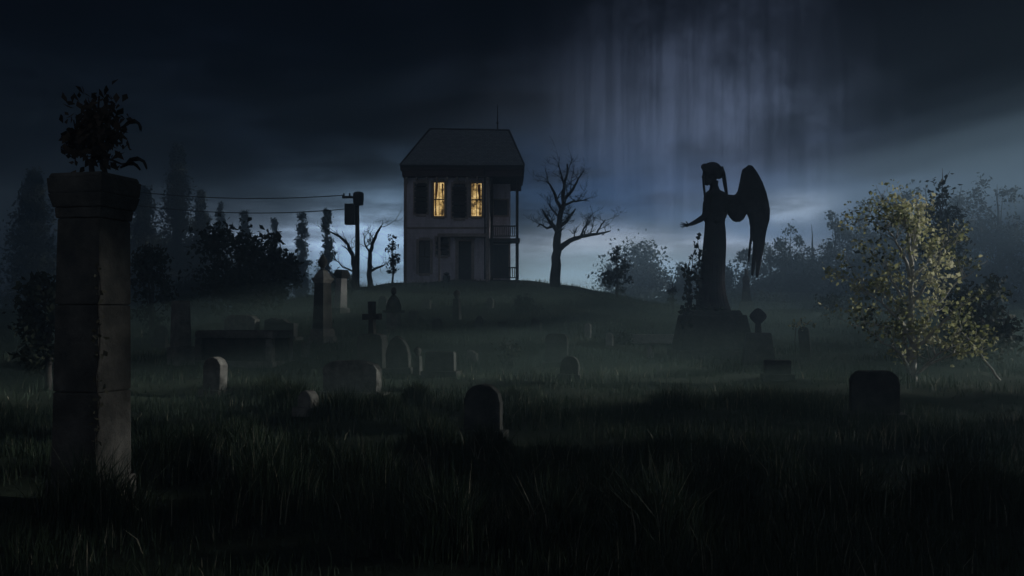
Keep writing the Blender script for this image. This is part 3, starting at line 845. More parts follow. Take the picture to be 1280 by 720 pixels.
# ------------------------------------------------------------------ house
def house():
    D = 61.0; s = D / F
    gpt = P(575, 352, D); gx = gpt.x
    gz = H(gx, D) - .25
    def X(px): return P(px, 352, D).x - gx
    def Z(py): return P(575, py, D).z - gz
    o = thing('old_house', 'old two-storey clapboard house with hipped roof and two glowing upper windows on the hilltop', 'house', (gx, D, gz))
    dp = 6.5
    # main block front plane y=0 ; openings left free by building the wall in strips
    wins = [(519, 533, 228, 268, 'dark'), (541, 556, 227, 271, 'lit'), (566, 582, 229, 273, 'dark'), (588, 603, 228, 271, 'lit')]
    low = [(523, 538, 300, 342, 'dark'), (546, 560, 296, 320, 'dark')]
    door = (572, 590, 300, 350)
    x0, x1 = X(505), X(612)
    zt = Z(222)
    b = MB()
    def strips(ops, za, zb):
        ops = sorted(ops); x = x0
        for (a, c, t, bt) in ops:
            b.box(x, X(a), 0, .25, za, zb)
            b.box(X(a), X(c), 0, .25, za, Z(bt)); b.box(X(a), X(c), 0, .25, Z(t), zb)
            x = X(c)
        b.box(x, x1, 0, .25, za, zb)
    zm = Z(285)
    strips([w[:4] for w in wins], zm, zt)
    strips([w[:4] for w in low] + [(door[0], door[1], door[2], 352)], 0, zm)
    b.box(x0, x0 + .25, .25, dp, 0, zt); b.box(x0, x1, dp - .25, dp, 0, zt); b.box(x1 - .25, x1, .25, dp - .25, 0, zt)
    b.build('wall', M['siding'], o)
    # recessed right wing
    xr = X(638)
    b = MB(); b.box(x1, xr, 1.5, dp - .3, 0, Z(226)); b.build('wing_wall', M['siding'], o)
    for (a, c, t, bt, nm) in ((617, 634, 247, 266, 'window'), (616, 635, 304, 345, 'door')):
        f = MB(); f.box(X(a) - .1, X(c) + .1, 1.4, 1.497, Z(bt) - .1, Z(t) + .1); fo = f.build(nm, M['trim'], o, bevel=.01)
        g = MB(); g.box(X(a), X(c), 1.37, 1.396, Z(bt), Z(t)); g.build('pane' if nm == 'window' else 'panel', M['glass_dark'] if nm == 'window' else M['wood'], fo)
    # porch floors, posts and rails
    xp = X(650)
    for (py, th) in ((298, .22), (350, .3)):
        f = MB(); f.box(x1 + .003, xp, -.1, 1.497, Z(py) - th, Z(py)); f.build('porch_floor', M['wood'], o, bevel=.01)
    for px, yy in ((646.5, -.02), (614.5, -.02), (646.5, 1.3)):
        p = MB(); p.box(X(px) - .1, X(px) + .1, yy, yy + .18, Z(350) + .003, Z(298) - .223); p.box(X(px) - .09, X(px) + .09, yy, yy + .17, Z(298) + .003, Z(224)); p.build('porch_post', M['wood'], o, bevel=.01)
    for zc in (Z(350), Z(298)):
        rl = MB(); rl.box(X(615.7), X(644.5), .03, .1, zc + .75, zc + .83); rl.box(X(615.7), X(644.5), .03, .1, zc + .12, zc + .18)
        n = 11
        for k in range(n):
            xx = X(615.7) + (X(644.5) - X(615.7)) * (k + .5) / n; rl.box(xx - .025, xx + .025, .04, .09, zc + .183, zc + .747)
        rl.build('porch_railing', M['wood'], o)
    # windows
    for (a, c, t, bt, kind) in wins + low:
        w0, w1, z0, z1 = X(a), X(c), Z(bt), Z(t)
        f = MB(); cs = .14
        f.box(w0 - cs, w0 + .03, -.06, .16, z0 - .05, z1 + .05); f.box(w1 - .03, w1 + cs, -.06, .16, z0 - .05, z1 + .05)
        f.box(w0 + .033, w1 - .033, -.055, .155, z1 - .03, z1 + .16); f.box(w0 + .033, w1 - .033, -.09, .155, z0 - .14, z0 + .03)
        fo = f.build('window', M['trim'], o, bevel=.008)
        if kind == 'lit':
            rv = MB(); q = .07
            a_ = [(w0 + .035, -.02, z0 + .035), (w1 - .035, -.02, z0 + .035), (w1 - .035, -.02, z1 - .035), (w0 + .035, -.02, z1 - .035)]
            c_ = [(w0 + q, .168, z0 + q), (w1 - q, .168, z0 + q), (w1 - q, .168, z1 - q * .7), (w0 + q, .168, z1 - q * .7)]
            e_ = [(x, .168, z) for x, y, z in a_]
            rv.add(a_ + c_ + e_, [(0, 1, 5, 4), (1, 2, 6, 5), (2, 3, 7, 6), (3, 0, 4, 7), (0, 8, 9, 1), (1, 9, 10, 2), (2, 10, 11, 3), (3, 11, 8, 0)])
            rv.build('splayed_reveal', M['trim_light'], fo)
        g = MB(); g.box(w0 + .02, w1 - .02, .17, .2, z0, z1); g.build('pane', M['glass_lit'] if kind == 'lit' else M['glass_dark'], fo)
        sh = MB(); zc = (z0 + z1) / 2
        sh.box(w0 + .03, w1 - .03, .1, .15, zc - .035, zc + .035)
        xm = (w0 + w1) / 2; sh.box(xm - .02, xm + .02, .11, .14, z0 + .035, zc - .038); sh.box(xm - .02, xm + .02, .11, .14, zc + .038, z1 - .035)
        for fr in (.27,) if kind == 'dark' else ():
            zz = z0 + (z1 - z0) * fr; sh.box(w0 + .033, xm - .023, .113, .138, zz - .018, zz + .018); sh.box(xm + .023, w1 - .033, .113, .138, zz - .018, zz + .018)
        sh.build('sash', M['wood'], fo)
        if kind == 'lit':
            wd, ht = w1 - w0, z1 - z0
            ca, cb = ((.24, .12) if a < 560 else (.08, .26))
            cu = MB()
            for sg, k_ in ((0, ca), (1, cb)):
                xa = w0 + .12 if sg == 0 else w1 - .12; d_ = 1 if sg == 0 else -1
                ol = [(xa, z0 + .1), (xa + d_ * wd * k_ * .55, z0 + .1), (xa + d_ * wd * k_ * .35, z0 + ht * .4), (xa + d_ * wd * k_, z0 + ht * .8), (xa + d_ * wd * k_ * 1.1, z1 - .1), (xa, z1 - .1)]
                cu.prism(ol if sg == 0 else ol[::-1], .152, .164)
            cu.build('curtain', M['curtain'], fo)
        if kind == 'dark' and bt < 290 or (a == 546):
            bd = MB(); zz = z0 + .12; k = 0
            while zz < z1 - .25:
                tl = .03 * math.sin(k * 2.1); k += 1
                bd.box(w0 - .06, w1 + .06, -.095, -.065, zz + tl, zz + .2 + tl); zz += .31 if a == 546 else .235
            bd.build('boarding' if a == 546 else 'shutter', M['wood'], fo)
    # front door with handle and lintel
    d0, d1 = X(door[0]), X(door[1])
    f = MB(); f.box(d0 + .05, d1 - .05, .12, .2, .3, Z(door[2]) - .06)
    for (u0, u1, v0, v1) in ((.12, .45, .1, .42), (.55, .88, .1, .42), (.12, .45, .5, .92), (.55, .88, .5, .92)):
        zz = Z(door[2]) - .36
        f.box(d0 + (d1 - d0) * u0, d0 + (d1 - d0) * u1, .1, .117, .3 + zz * v0, .3 + zz * v1)
    dr = f.build('door', M['wood'], o, bevel=.01)
    hd = MB(); hd.ell((d1 - .14, .06, 1.25), (.04, .05, .04)); hd.build('handle', M['metal'], dr, smooth=True)
    f = MB(); f.box(d0 - .14, d0 + .04, -.05, .15, 0, Z(door[2])); f.box(d1 - .04, d1 + .14, -.05, .15, 0, Z(door[2])); f.box(d0 - .2, d1 + .2, -.08, .15, Z(door[2]) + .003, Z(door[2]) + .2); f.build('door_frame', M['trim'], o, bevel=.01)
    # porch hood over the entrance, string course, corner boards, steps
    f = MB(); f.box(X(548), x1 - .02, -.75, -.003, Z(297) + .0, Z(293)); f.build('porch_hood', M['trim'], o, bevel=.01)
    for px in (550, 609):
        p = MB(); p.box(X(px) - .07, X(px) + .07, -.7, -.56, 0, Z(297) - .003); p.build('porch_post', M['trim'], o, bevel=.01)
    f = MB(); f.box(x0 - .04, x1, -.05, -.002, zm - .06, zm + .06); f.build('string_course', M['trim'], o)
    for xx in (x0, x1 - .16):
        f = MB(); f.box(xx - .03, xx + .16, -.035, -.003, 0, zm - .065); f.box(xx - .03, xx + .16, -.035, -.003, zm + .065, zt - .003); f.build('corner_board', M['trim'], o)
    f = MB(); f.box(d0 - .3, d1 + .3, -.9, -.06, -.3, .28); f.box(d0 - .35, d1 + .35, -1.25, -.903, -.3, .1); f.build('step', M['stone'], o, bevel=.02)
    # cornice + hip roof
    e0, e1 = X(501), X(655); yb0, yb1 = -.6, dp + .5
    b = MB(); b.box(e0 + .12, e1 - .12, yb0 + .12, yb1 - .12, Z(222) + .003, Z(214)); b.box(e0, e1, yb0, yb1, Z(214) + .003, Z(208)); b.build('cornice', M['fascia'], o, bevel=.03)
    for k in range(9):
        xx = x0 + .1 + (x1 - x0 - .3) * k / 8
        b = MB(); b.box(xx, xx + .12, -.42, -.003, Z(222) - .16, Z(222)); b.box(xx, xx + .12, -.2, -.003, Z(222) - .42, Z(222) - .163); b.build('eave_bracket', M['trim'], o, bevel=.01)
    b = MB(); b.tube([(e0 + .02, yb0 - .1, Z(209)), (e1 - .02, yb0 - .1, Z(209) - .05)], .075, 8); b.tube([(x1 - .3, yb0 - .1, Z(210)), (x1 - .3, -.12, Z(222) - .5), (x1 - .3, -.12, .3)], .05, 8); b.build('gutter', M['metal'], o)
    rz0, rz1 = Z(208) + .003, Z(152)
    r0, r1 = X(533), X(636); ym0, ym1 = 2.4, dp - 2.2
    b = MB(); b.add([(e0 - .06, yb0 - .06, rz0), (e1 + .06, yb0 - .06, rz0), (e1 + .06, yb1 + .06, rz0), (e0 - .06, yb1 + .06, rz0),
                     (r0, ym0, rz1), (r1, ym0, rz1 - .1), (r1, ym1, rz1 - .1), (r0, ym1, rz1)],
                    [(0, 3, 2, 1), (4, 5, 6, 7), (0, 1, 5, 4), (1, 2, 6, 5), (2, 3, 7, 6), (3, 0, 4, 7)])
    rf = b.build('roof', M['roof'], o, bevel=.03)
    b = MB(); 
    for (p0, p1) in (((e0, yb0, rz0), (r0, ym0, rz1)), ((e1, yb0, rz0), (r1, ym0, rz1 - .1)), ((r0, ym0, rz1), (r1, ym0, rz1 - .1))): b.tube([p0, p1], .07, 6)
    b.build('ridge_cap', M['wood'], rf)
    b = MB(); xm = X(621); b.tube([(xm, ym0 + .5, rz1 - .2), (xm, ym0 + .5, rz1 + .9), (xm, ym0 + .5, rz1 + 1.7)], [.06, .04, .02], 6); b.ell((xm, ym0 + .5, rz1 + .5), (.09, .09, .09)); b.build('lightning_rod', M['metal'], rf)
house()

# ------------------------------------------------------------------ utility poles and cables
def pole(label, px, base, top, D, box):
    x = P(px, base, D).x; g = H(x, D) - .2; s = D / F
    def z(py): return P(px, py, D).z - g
    o = thing('utility_pole', label, 'utility pole', (x, D, g), 0, 'utility poles')
    b = MB(); b.tube([(0, 0, 0), (.03, 0, z(top) * .5), (0, 0, z(top))], [.17, .14, .11], 10); b.build('post', M['wood'], o)
    b = MB(); b.box(-.9, .35, -.09, .05, z(top + 5), z(top + 2)); b.build('crossarm', M['wood'], o, bevel=.01)
    for xx in (-.8, -.45):
        b = MB(); b.lathe([(.03, z(top + 2)), (.06, z(top + 1)), (.04, z(top)), (.06, z(top - 1)), (.01, z(top - 1.8))], 10, xx, -.02); b.build('insulator', M['metal'], o, smooth=True)
    if box:
        b = MB(); b.box(-.72, -.13, -.3, .25, z(top + 38), z(top + 12)); b.build('switch_box', M['metal'], o, bevel=.03)
        b = MB(); b.lathe([(.02, z(top + 15)), (.3, z(top + 14)), (.33, z(top + 6)), (.33, z(top)), (.25, z(top - 2)), (.02, z(top - 3))], 16, .12, -.28); b.build('transformer', M['metal'], o, smooth=True)
    return Vector((x, D, g)), z
a, za = pole('leaning dark utility pole with switch box and transformer beside the house', 446, 352, 243, 58, True)
c, zc = pole('distant bare utility pole behind the gate pillar carrying the sagging cables', 88, 380, 226, 58, False)
for k, (dx, dz, lab) in enumerate(((-.8, .0, 'upper sagging power cable strung between the two utility poles'), (-.3, -.8, 'lower sagging power cable strung between the two utility poles'))):
    A = Vector((a.x + dx, a.y, a.z + za(244) + dz)); B = Vector((c.x + dx, c.y, c.z + zc(226) + dz))
    pts = []
    for i in range(33):
        t = i / 32; p = A.lerp(B, t); p.z -= 4 * (.55 + .1 * k) * t * (1 - t); pts.append(p)
    b = MB(); b.tube(pts, .028, 5); o = b.build('power_cable', M['metal'])
    tag(o, lab, 'cable', 'power cables between the poles')

# ------------------------------------------------------------------ trees
class Grow:
    def __init__(s, seed): s.rng = random.Random(seed); s.mb = MB(); s.tw = MB(); s.tips = []
    def limb(s, pts, r0, r1, n=8, mb=None):
        pts = [Vector(p) for p in pts]
        # smooth the polyline a little
        out = [pts[0]]
        for i in range(len(pts) - 1):
            a, b = pts[i], pts[i + 1]; L = (b - a).length
            for k in (1, 2, 3): 
                q = a.lerp(b, k / 3)
                if not (i == len(pts) - 2 and k == 3): q = q + Vector((s.rng.gauss(0, 1), s.rng.gauss(0, 1), s.rng.gauss(0, .6))) * L * .025
                out.append(q)
        m = len(out) - 1
        (mb or s.mb).tube(out, [r0 + (r1 - r0) * (i / m) for i in range(m + 1)], n)
        return out
    def branch(s, p, d, L, r, lev, up=.15, wob=.25, kids=(2, 4), mb=None):
        rg = s.rng; n = 4; pts = [Vector(p)]; d = Vector(d).normalized()
        for i in range(n):
            d = (d + Vector((rg.gauss(0, wob), rg.gauss(0, wob), rg.gauss(0, wob) + up)) * .5).normalized()
            pts.append(pts[-1] + d * L / n)
        (mb or s.tw).tube(pts, [max(.004, r * (1 - .75 * i / n)) for i in range(n + 1)], 6 if lev > 1 else 4)
        s.tips.append((pts[-1], lev)); s.tips.append((pts[-2], lev))
        if lev <= 0: return
        for _ in range(rg.randint(*kids)):
            i = rg.randint(1, n); e = pts[i]
            nd = (d + Vector((rg.gauss(0, .7), rg.gauss(0, .7), rg.gauss(0, .5)))).normalized()
            s.branch(e, nd, L * rg.uniform(.45, .75), r * .5, lev - 1, up, wob, kids)

def bare_tree(label, limbs, D, seed, lev=2, twl=1.0, mat='bark', name='bare_tree', group=None, tw_per=5, rbase=1.0):
    """limbs: list of (photo polyline, r0, r1) on a plane D metres out, twisted out of it by the twigs"""
    g = Grow(seed); s = D / F
    root = P(*limbs[0][0][0], D)
    root = Vector((root.x, D, H(root.x, D) - .1))
    o = thing(name, label, 'tree', root, 0, group)
    for k, (poly, r0, r1) in enumerate(limbs):
        pts = []
        off = g.rng.uniform(-.8, .8) if k else 0
        for i, (px, py) in enumerate(poly):
            q = P(px, py, D) - root
            q.y += off * i / max(1, len(poly) - 1) * 1.2
            if k == 0 and i == 0: q.z = 0
            pts.append(q)
        out = g.limb(pts, r0 * rbase, r1 * rbase, 9)
        start = int(len(out) * (.45 if k == 0 else .25))
        for j in range(tw_per):
            i = g.rng.randint(start, len(out) - 1)
            t = out[min(i + 1, len(out) - 1)] - out[max(0, i - 1)]; t.normalize()
            d = t * .5 + Vector((g.rng.gauss(0, .7), g.rng.gauss(0, .7), g.rng.uniform(-.1, .9)))
            g.branch(out[i], d, twl * g.rng.uniform(.6, 1.2), max(.012, (r0 + (r1 - r0) * i / len(out)) * .45 * rbase), lev)
    g.mb.build('trunk', M[mat], o, smooth=True)
    if g.tw.v: g.tw.build('twigs', M[mat], o)
    return o, g

bare_tree('tall leafless tree with one long crooked limb standing beside the house',
    [([(694, 356), (695, 330), (696, 305), (698, 285), (702, 262), (705, 240), (709, 205)], .36, .05),
     ([(697, 312), (706, 305), (716, 299), (728, 295), (744, 292), (756, 290), (765, 287)], .2, .035),
     ([(697, 290), (690, 280), (683, 272), (677, 262)], .15, .03), ([(699, 283), (708, 277), (716, 266), (719, 262)], .15, .03),
     ([(702, 262), (694, 245), (688, 232), (683, 228)], .13, .03), ([(704, 250), (714, 240), (722, 226), (728, 214)], .13, .03),
     ([(694, 282), (684, 285), (676, 279), (672, 282)], .09, .02), ([(706, 235), (702, 220), (697, 205)], .08, .02),
     ([(703, 258), (716, 252), (728, 250), (736, 250)], .09, .02), ([(726, 295), (731, 283), (736, 272)], .07, .02), ([(746, 292), (752, 281), (755, 276)], .06, .02), ([(700, 272), (690, 262), (686, 254)], .08, .02)],
    59.5, 11, lev=3, twl=.85, tw_per=5)

G2 = 'small leafless trees around the utility pole'
bare_tree('leafless sapling with a limb arching away from the utility pole', [([(444, 352), (443, 335), (440, 318), (434, 305), (425, 296), (413, 290)], .17, .05), ([(441, 322), (436, 312), (430, 308)], .07, .02), ([(443, 340), (430, 334), (422, 326), (418, 318)], .06, .02)], 60, 12, lev=1, twl=.9, name='bare_tree', group=G2)
bare_tree('leafless forked sapling between the utility pole and the house', [([(463, 352), (462, 335), (463, 315), (467, 300), (473, 288), (477, 282)], .18, .05), ([(462, 340), (470, 335), (478, 332), (481, 330)], .1, .03), ([(463, 318), (458, 305), (456, 292)], .07, .02)], 60, 13, lev=2, twl=.9, name='bare_tree', group=G2)

def clump_tree(name, label, px, base_py, top_py, half, D, seed, mat='leaf_far', nclump=22, per=130, leaf=.34, trunk=True, cat='tree', group=None, low=.15, bark='bark', shape='round', ground=True, twigs=0, tintlo=0., tinthi=1.):
    rng = np.random.default_rng(seed); s = D / F
    xw = P(px, base_py, D).x
    gz = H(xw, D) if ground else P(px, base_py, D).z
    top = P(px, top_py, D).z - gz
    o = thing(name, label, cat, (xw, D, gz - .05), 0, group)
    hw = half * s
    cen = []; cl = []
    k = 0
    while k < nclump:
        u = rng.uniform(-1, 1, 3)
        if shape == 'round':
            if (u ** 2).sum() > 1: continue
            c = np.array([u[0] * hw * .8, u[1] * hw * .8, top * (low + (1 - low) * (.5 + .46 * u[2]))]); cr = hw * rng.uniform(.22, .4)
        elif shape == 'ragged':
            ph = seed * 1.7
            prof = .62 + .2 * math.sin(u[0] * 4.1 + ph) + .16 * math.sin(u[0] * 9.3 + ph * 2) - .25 * u[0] ** 2
            if k < 4: prof = 1.0; u[0] *= .45
            zz = (rng.uniform(0, 1) ** .7) * min(1, prof + .02)
            c = np.array([u[0] * hw, u[1] * hw * .7, top * (low + (1 - low) * zz * .96)]); cr = hw * rng.uniform(.13, .30)
        elif shape == 'cone':
            t = rng.uniform(0, 1) ** 1.25
            a = rng.uniform(0, 2 * PI); rr = hw * (1 - t) * rng.uniform(.3, .95)
            c = np.array([rr * math.cos(a), rr * math.sin(a), top * (low + (1 - low) * t * .97)]); cr = hw * (.12 + .25 * (1 - t))
        else:   # column
            t = rng.uniform(0, 1); a = rng.uniform(0, 2 * PI)
            prof = math.sin(PI * min(1, .12 + .88 * (1 - t)) * .55) if t > .4 else 1
            rr = hw * prof * rng.uniform(.1, .75)
            c = np.array([rr * math.cos(a), rr * math.sin(a), top * (low + (1 - low) * t * .98)]); cr = hw * (.22 + .2 * (1 - t))
        cl.append((c, cr)); k += 1
        n = per
        cen.append(c + rng.normal(0, 1, (n, 3)) * cr * np.array([.62, .62, .55]))
    cen = np.concatenate(cen)
    cen = cen[(cen[:, 2] > .05)]
    if trunk or twigs:
        g = Grow(seed + 500)
        g.limb([(0, 0, 0), (.05 * hw, 0, top * .3), (0, .04 * hw, top * .62), (-.03 * hw, 0, top * .88)], max(.05, .07 * hw + .012 * top), .02, 8)
        o2 = [Vector((0, 0, top * f)) for f in (.2, .35, .5, .65)]
        for (c, cr) in cl[::2]:
            b0 = o2[int(rng.integers(0, 4))]
            if c[2] < b0.z: b0 = Vector((0, 0, max(.1, c[2] * .6)))
            m = b0.lerp(Vector(c), .55) + Vector((0, 0, -.05 * hw))
            g.limb([b0, m, Vector(c)], max(.025, .03 * hw), .012, 6)
        for _ in range(twigs):
            c, cr = cl[int(rng.integers(0, len(cl)))]
            g.branch(c, (rng.normal(0, .6), rng.normal(0, .6), 1), cr * 1.6, .02, 1, mb=g.mb)
        g.mb.build('trunk', M[bark], o, smooth=True)
    tint = tintlo + (tinthi - tintlo) * rng.uniform(0, 1, len(cen))
    leaves(cen, leaf, rng, 'crown', M[mat], o, droop=.2, tint=tint)
    return o

GT = 'misty trees beyond the graveyard'
far_right = [(848, 322, 26, 96, 'low misty treetop first in the row behind the angel hand'), (876, 318, 26, 92, 'misty bushy tree behind the angel robe'), (908, 316, 28, 96, 'misty bushy tree seen between the robe and the wing tip'),
             (935, 308, 26, 92, 'misty tree straight behind the ghostly figure monument'), (964, 292, 30, 95, 'misty tree rising just past the wing tip'), (990, 276, 30, 90, 'misty ragged tree between the wing and the taller trees'),
             (1016, 262, 30, 93, 'tall misty tree with a ragged crown first of the high ones'), (1046, 250, 32, 88, 'tall misty tree with feathery top behind the pale-leaved tree edge'), (1082, 236, 34, 92, 'tall misty tree behind the crown of the pale-leaved tree'),
             (1118, 224, 36, 86, 'tall dark misty tree behind the middle of the pale-leaved tree'), (1160, 206, 40, 82, 'tallest dark misty tree above the pale-leaved tree'), (1205, 208, 40, 84, 'dark misty tree past the pale-leaved tree'), (1250, 206, 44, 80, 'dark tall misty tree at the end of the row')]
for k, (px, top, half, D, lab) in enumerate(far_right):
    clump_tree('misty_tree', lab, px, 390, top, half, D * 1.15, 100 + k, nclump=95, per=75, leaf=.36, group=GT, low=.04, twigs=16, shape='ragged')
clump_tree('dome_tree', 'pale round-topped tree far off in the mist past the bare tree', 797, 385, 305, 50, 125, 140, nclump=46, per=150, leaf=.5, group=GT, low=.1)

GL = 'conifers in the mist beyond the left lawn'
conif = [(275, 246, 13, 100, 'column', 'slim dark cypress in the mist, nearest the big pointed conifer'), (304, 254, 13, 96, 'column', 'slim dark cypress behind the leafy bush'), (377, 259, 13, 100, 'column', 'slim dark cypress just past the leafy bush'), (408, 258, 14, 96, 'column', 'slim dark cypress beside the utility pole'), (343, 268, 12, 110, 'column', 'faint short cypress between the pairs of slim ones'),
         (220, 176, 46, 84, 'cone', 'huge pointed conifer fading into the mist behind the gate pillar'), (178, 232, 50, 78, 'cone', 'broad misty conifer directly past the gate pillar'), (250, 236, 30, 90, 'cone', 'lesser pointed conifer beside the huge one'), (40, 210, 56, 76, 'cone', 'dim conifer outside the gate pillar at the lawn edge'), (132, 250, 44, 88, 'cone', 'misty conifer mostly hidden by the gate pillar')]
for k, (px, top, half, D, shp, lab) in enumerate(conif):
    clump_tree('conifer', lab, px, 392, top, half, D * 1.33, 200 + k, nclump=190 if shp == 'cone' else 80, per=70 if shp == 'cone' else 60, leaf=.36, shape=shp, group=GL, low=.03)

GS = 'low misty shrubs along the far lawn edge'
for k, (px, top, half, D, lab) in enumerate([(330, 352, 40, 72, 'low misty thicket under the slim cypresses'), (420, 345, 30, 74, 'low misty thicket behind the urn monument'), (250, 350, 50, 66, 'low dark thicket under the pointed conifer'), (1100, 362, 60, 70, 'low misty thicket under the tall trees'), (960, 372, 40, 84, 'low misty thicket along the foot of the far trees')]):
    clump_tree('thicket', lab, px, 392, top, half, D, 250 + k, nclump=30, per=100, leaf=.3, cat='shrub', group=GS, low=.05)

# leafy bushes nearer
def bush(name, label, px, base, top, half, seed, mat='leaf_dark', leaf=.2, nclump=30, per=70, group=None, low=.08, twigs=8, D=None, cat='shrub', **kw):
    D = D or hit(px, base).y
    return clump_tree(name, label, px, base, top, half, D, seed, mat, nclump, per, leaf, True, cat, group, low, twigs=twigs, **kw)
GB = 'dark leafy bushes on the lawn edge'
bush('leafy_bush', 'big dark leafy bush in front of the slim cypresses', 296, 400, 282, 62, 301, D=44, nclump=46, per=75, leaf=.3, group=GB)
bush('leafy_bush', 'dark leafy bush beside the big one, crown touching it', 350, 395, 288, 26, 302, D=46, nclump=18, per=60, leaf=.28, group=GB)
bush('leafy_bush', 'dim leafy bush just past the gate pillar', 188, 420, 298, 30, 303, D=34, nclump=26, per=50, leaf=.2, group=GB)
bush('leafy_shrub', 'thin leafy shrub against the house corner', 491, 352, 290, 10, 304, D=59, nclump=26, per=14, leaf=.2, twigs=8)
bush('leafy_shrub', 'leafy shrub standing alone on the crest past the bare tree', 771, 362, 305, 21, 305, D=58, nclump=16, per=26, leaf=.3, twigs=10)
bush('low_shrub', 'low dark shrub on the slope straight below the house corner', 660, 392, 366, 20, 306, nclump=14, per=40, leaf=.16)
bush('low_shrub', 'small dark shrub on the crest beside the angel pedestal', 841, 385, 346, 9, 307, D=48, nclump=8, per=22, leaf=.16)
bush('low_shrub', 'small rounded shrub at the lawn edge before the misty trees', 1037, 390, 364, 17, 308, D=44, nclump=12, per=45, leaf=.16)
bush('low_shrub', 'low weedy shrub at the foot of the ledger slab', 782, 432, 414, 15, 309, nclump=10, per=36, leaf=.1)
bush('low_shrub', 'low weedy shrub beside the wide flat headstone', 640, 455, 425, 24, 310, nclump=12, per=30, leaf=.1)
bush('dark_shrub', 'black leafy shrub beside the pale-leaved tree', 1228, 480, 350, 48, 311, D=23, nclump=30, per=90, leaf=.16)
bush('dark_tree', 'dark purplish tree behind the pale-leaved tree crown', 1178, 440, 222, 36, 312, D=34, nclump=34, per=46, leaf=.2, low=.25, cat='tree', twigs=20)
bush('dark_shrub', 'dark low thicket past the foot of the gate pillar', 60, 470, 330, 40, 313, D=20, nclump=26, per=80, leaf=.16)

# the pale-leaved small tree
def pale_tree():
    D = hit(1142, 477).y; s = D / F
    g = Grow(44); root = P(1142, 477, D); root = Vector((root.x, D, H(root.x, D) - .08))
    o = thing('pale_leaved_tree', 'bushy little tree with pale yellow-green leaves and whitish branches catching the light', 'tree', root)
    limbs = [([(1142, 477), (1141, 440), (1140, 400), (1139, 360), (1140, 320), (1144, 292), (1149, 272)], .085, .02),
             ([(1142, 477), (1132, 455), (1120, 440), (1108, 432), (1094, 428)], .05, .012), ([(1141, 470), (1137, 448), (1134, 430), (1128, 410)], .045, .012),
             ([(1141, 430), (1128, 405), (1112, 390), (1098, 378), (1085, 368)], .05, .012), ([(1140, 390), (1130, 370), (1122, 350), (1118, 330)], .045, .012),
             ([(1139, 350), (1130, 330), (1118, 312), (1106, 298), (1094, 288)], .045, .01), ([(1140, 335), (1134, 305), (1128, 288), (1122, 270), (1117, 258)], .045, .01),
             ([(1141, 325), (1150, 300), (1158, 285), (1163, 266)], .045, .01), ([(1140, 380), (1150, 360), (1158, 340), (1162, 318)], .045, .01),
             ([(1141, 440), (1155, 420), (1168, 400), (1178, 385)], .045, .01), ([(1141, 400), (1122, 378), (1106, 362), (1090, 352), (1080, 350)], .04, .01), ([(1140, 420), (1122, 412), (1106, 408), (1090, 404), (1080, 408)], .04, .01), ([(1141, 430), (1160, 400), (1180, 372), (1200, 352), (1212, 345)], .04, .01), ([(1141, 350), (1160, 330), (1182, 312), (1200, 296)], .035, .01), ([(1142, 470), (1166, 452), (1190, 442), (1212, 440)], .035, .01), ([(1250, 476), (1236, 455), (1222, 436), (1208, 420), (1200, 408)], .03, .01),
             ([(1142, 472), (1152, 455), (1164, 440), (1180, 430)], .04, .01), ([(1142, 300), (1132, 275), (1116, 272), (1100, 268)], .035, .01)]
    cen = []
    rng = np.random.default_rng(45)
    for k, (poly, r0, r1) in enumerate(limbs):
        off = 0 if k == 0 else rng.uniform(-.9, .6)
        pts = []
        for i, (px, py) in enumerate(poly):
            q = P(px, py, D) - root; q.y += off * i / (len(poly) - 1) * (1 if k != 15 else .2); pts.append(q)
        out = g.limb(pts, r0, r1, 8)
        for j in range(9 if k else 8):
            i = rng.integers(int(len(out) * .35), len(out))
            t = (out[min(i + 1, len(out) - 1)] - out[i - 1]).normalized()
            d = t * .5 + Vector((rng.normal(0, .8), rng.normal(0, .8), rng.uniform(0, .7)))
            g.branch(out[i], d, rng.uniform(.28, .6), .012, 1, kids=(2, 3))
    for (p, lev) in g.tips:
        px = 640 + (p.x + root.x) / D * F
        pz = p.z
        n = 4 if lev == 0 else 3
        if rng.uniform() < .18: n = 0
        cen += [np.array(p) + rng.normal(0, .085, 3) for _ in range(n)]
    g.mb.build('trunk', M['bark_pale'], o, smooth=True)
    g.tw.build('twigs', M['bark_pale'], o)
    cen = np.array(cen)
    cl = (np.sin(cen[:, 0] * 3.1 + 1) + np.sin(cen[:, 2] * 3.7 + cen[:, 1] * 2)) * .22 + .52 + rng.normal(0, .2, len(cen))
    leaves(cen, .105, rng, 'crown', M['leaf_pale'], o, droop=.2, aspect=.7, tint=np.clip(cl, 0, 1))
pale_tree()

# ------------------------------------------------------------------ haze
hz = MB(); hz.box(-112, 112, -22, 172, -1.6, 23.5)
hm = bpy.data.materials.new('haze'); hm.use_nodes = True
nt = hm.node_tree; nt.nodes.clear()
out = nt.nodes.new('ShaderNodeOutputMaterial'); pv = nt.nodes.new('ShaderNodeVolumePrincipled')
pv.inputs['Color'].default_value = (.47, .72, 1.0, 1); pv.inputs['Density'].default_value = .0062; pv.inputs['Anisotropy'].default_value = .45
nt.links.new(pv.outputs[0], out.inputs['Volume'])
ho = hz.build('haze', hm); ho['kind'] = 'stuff'

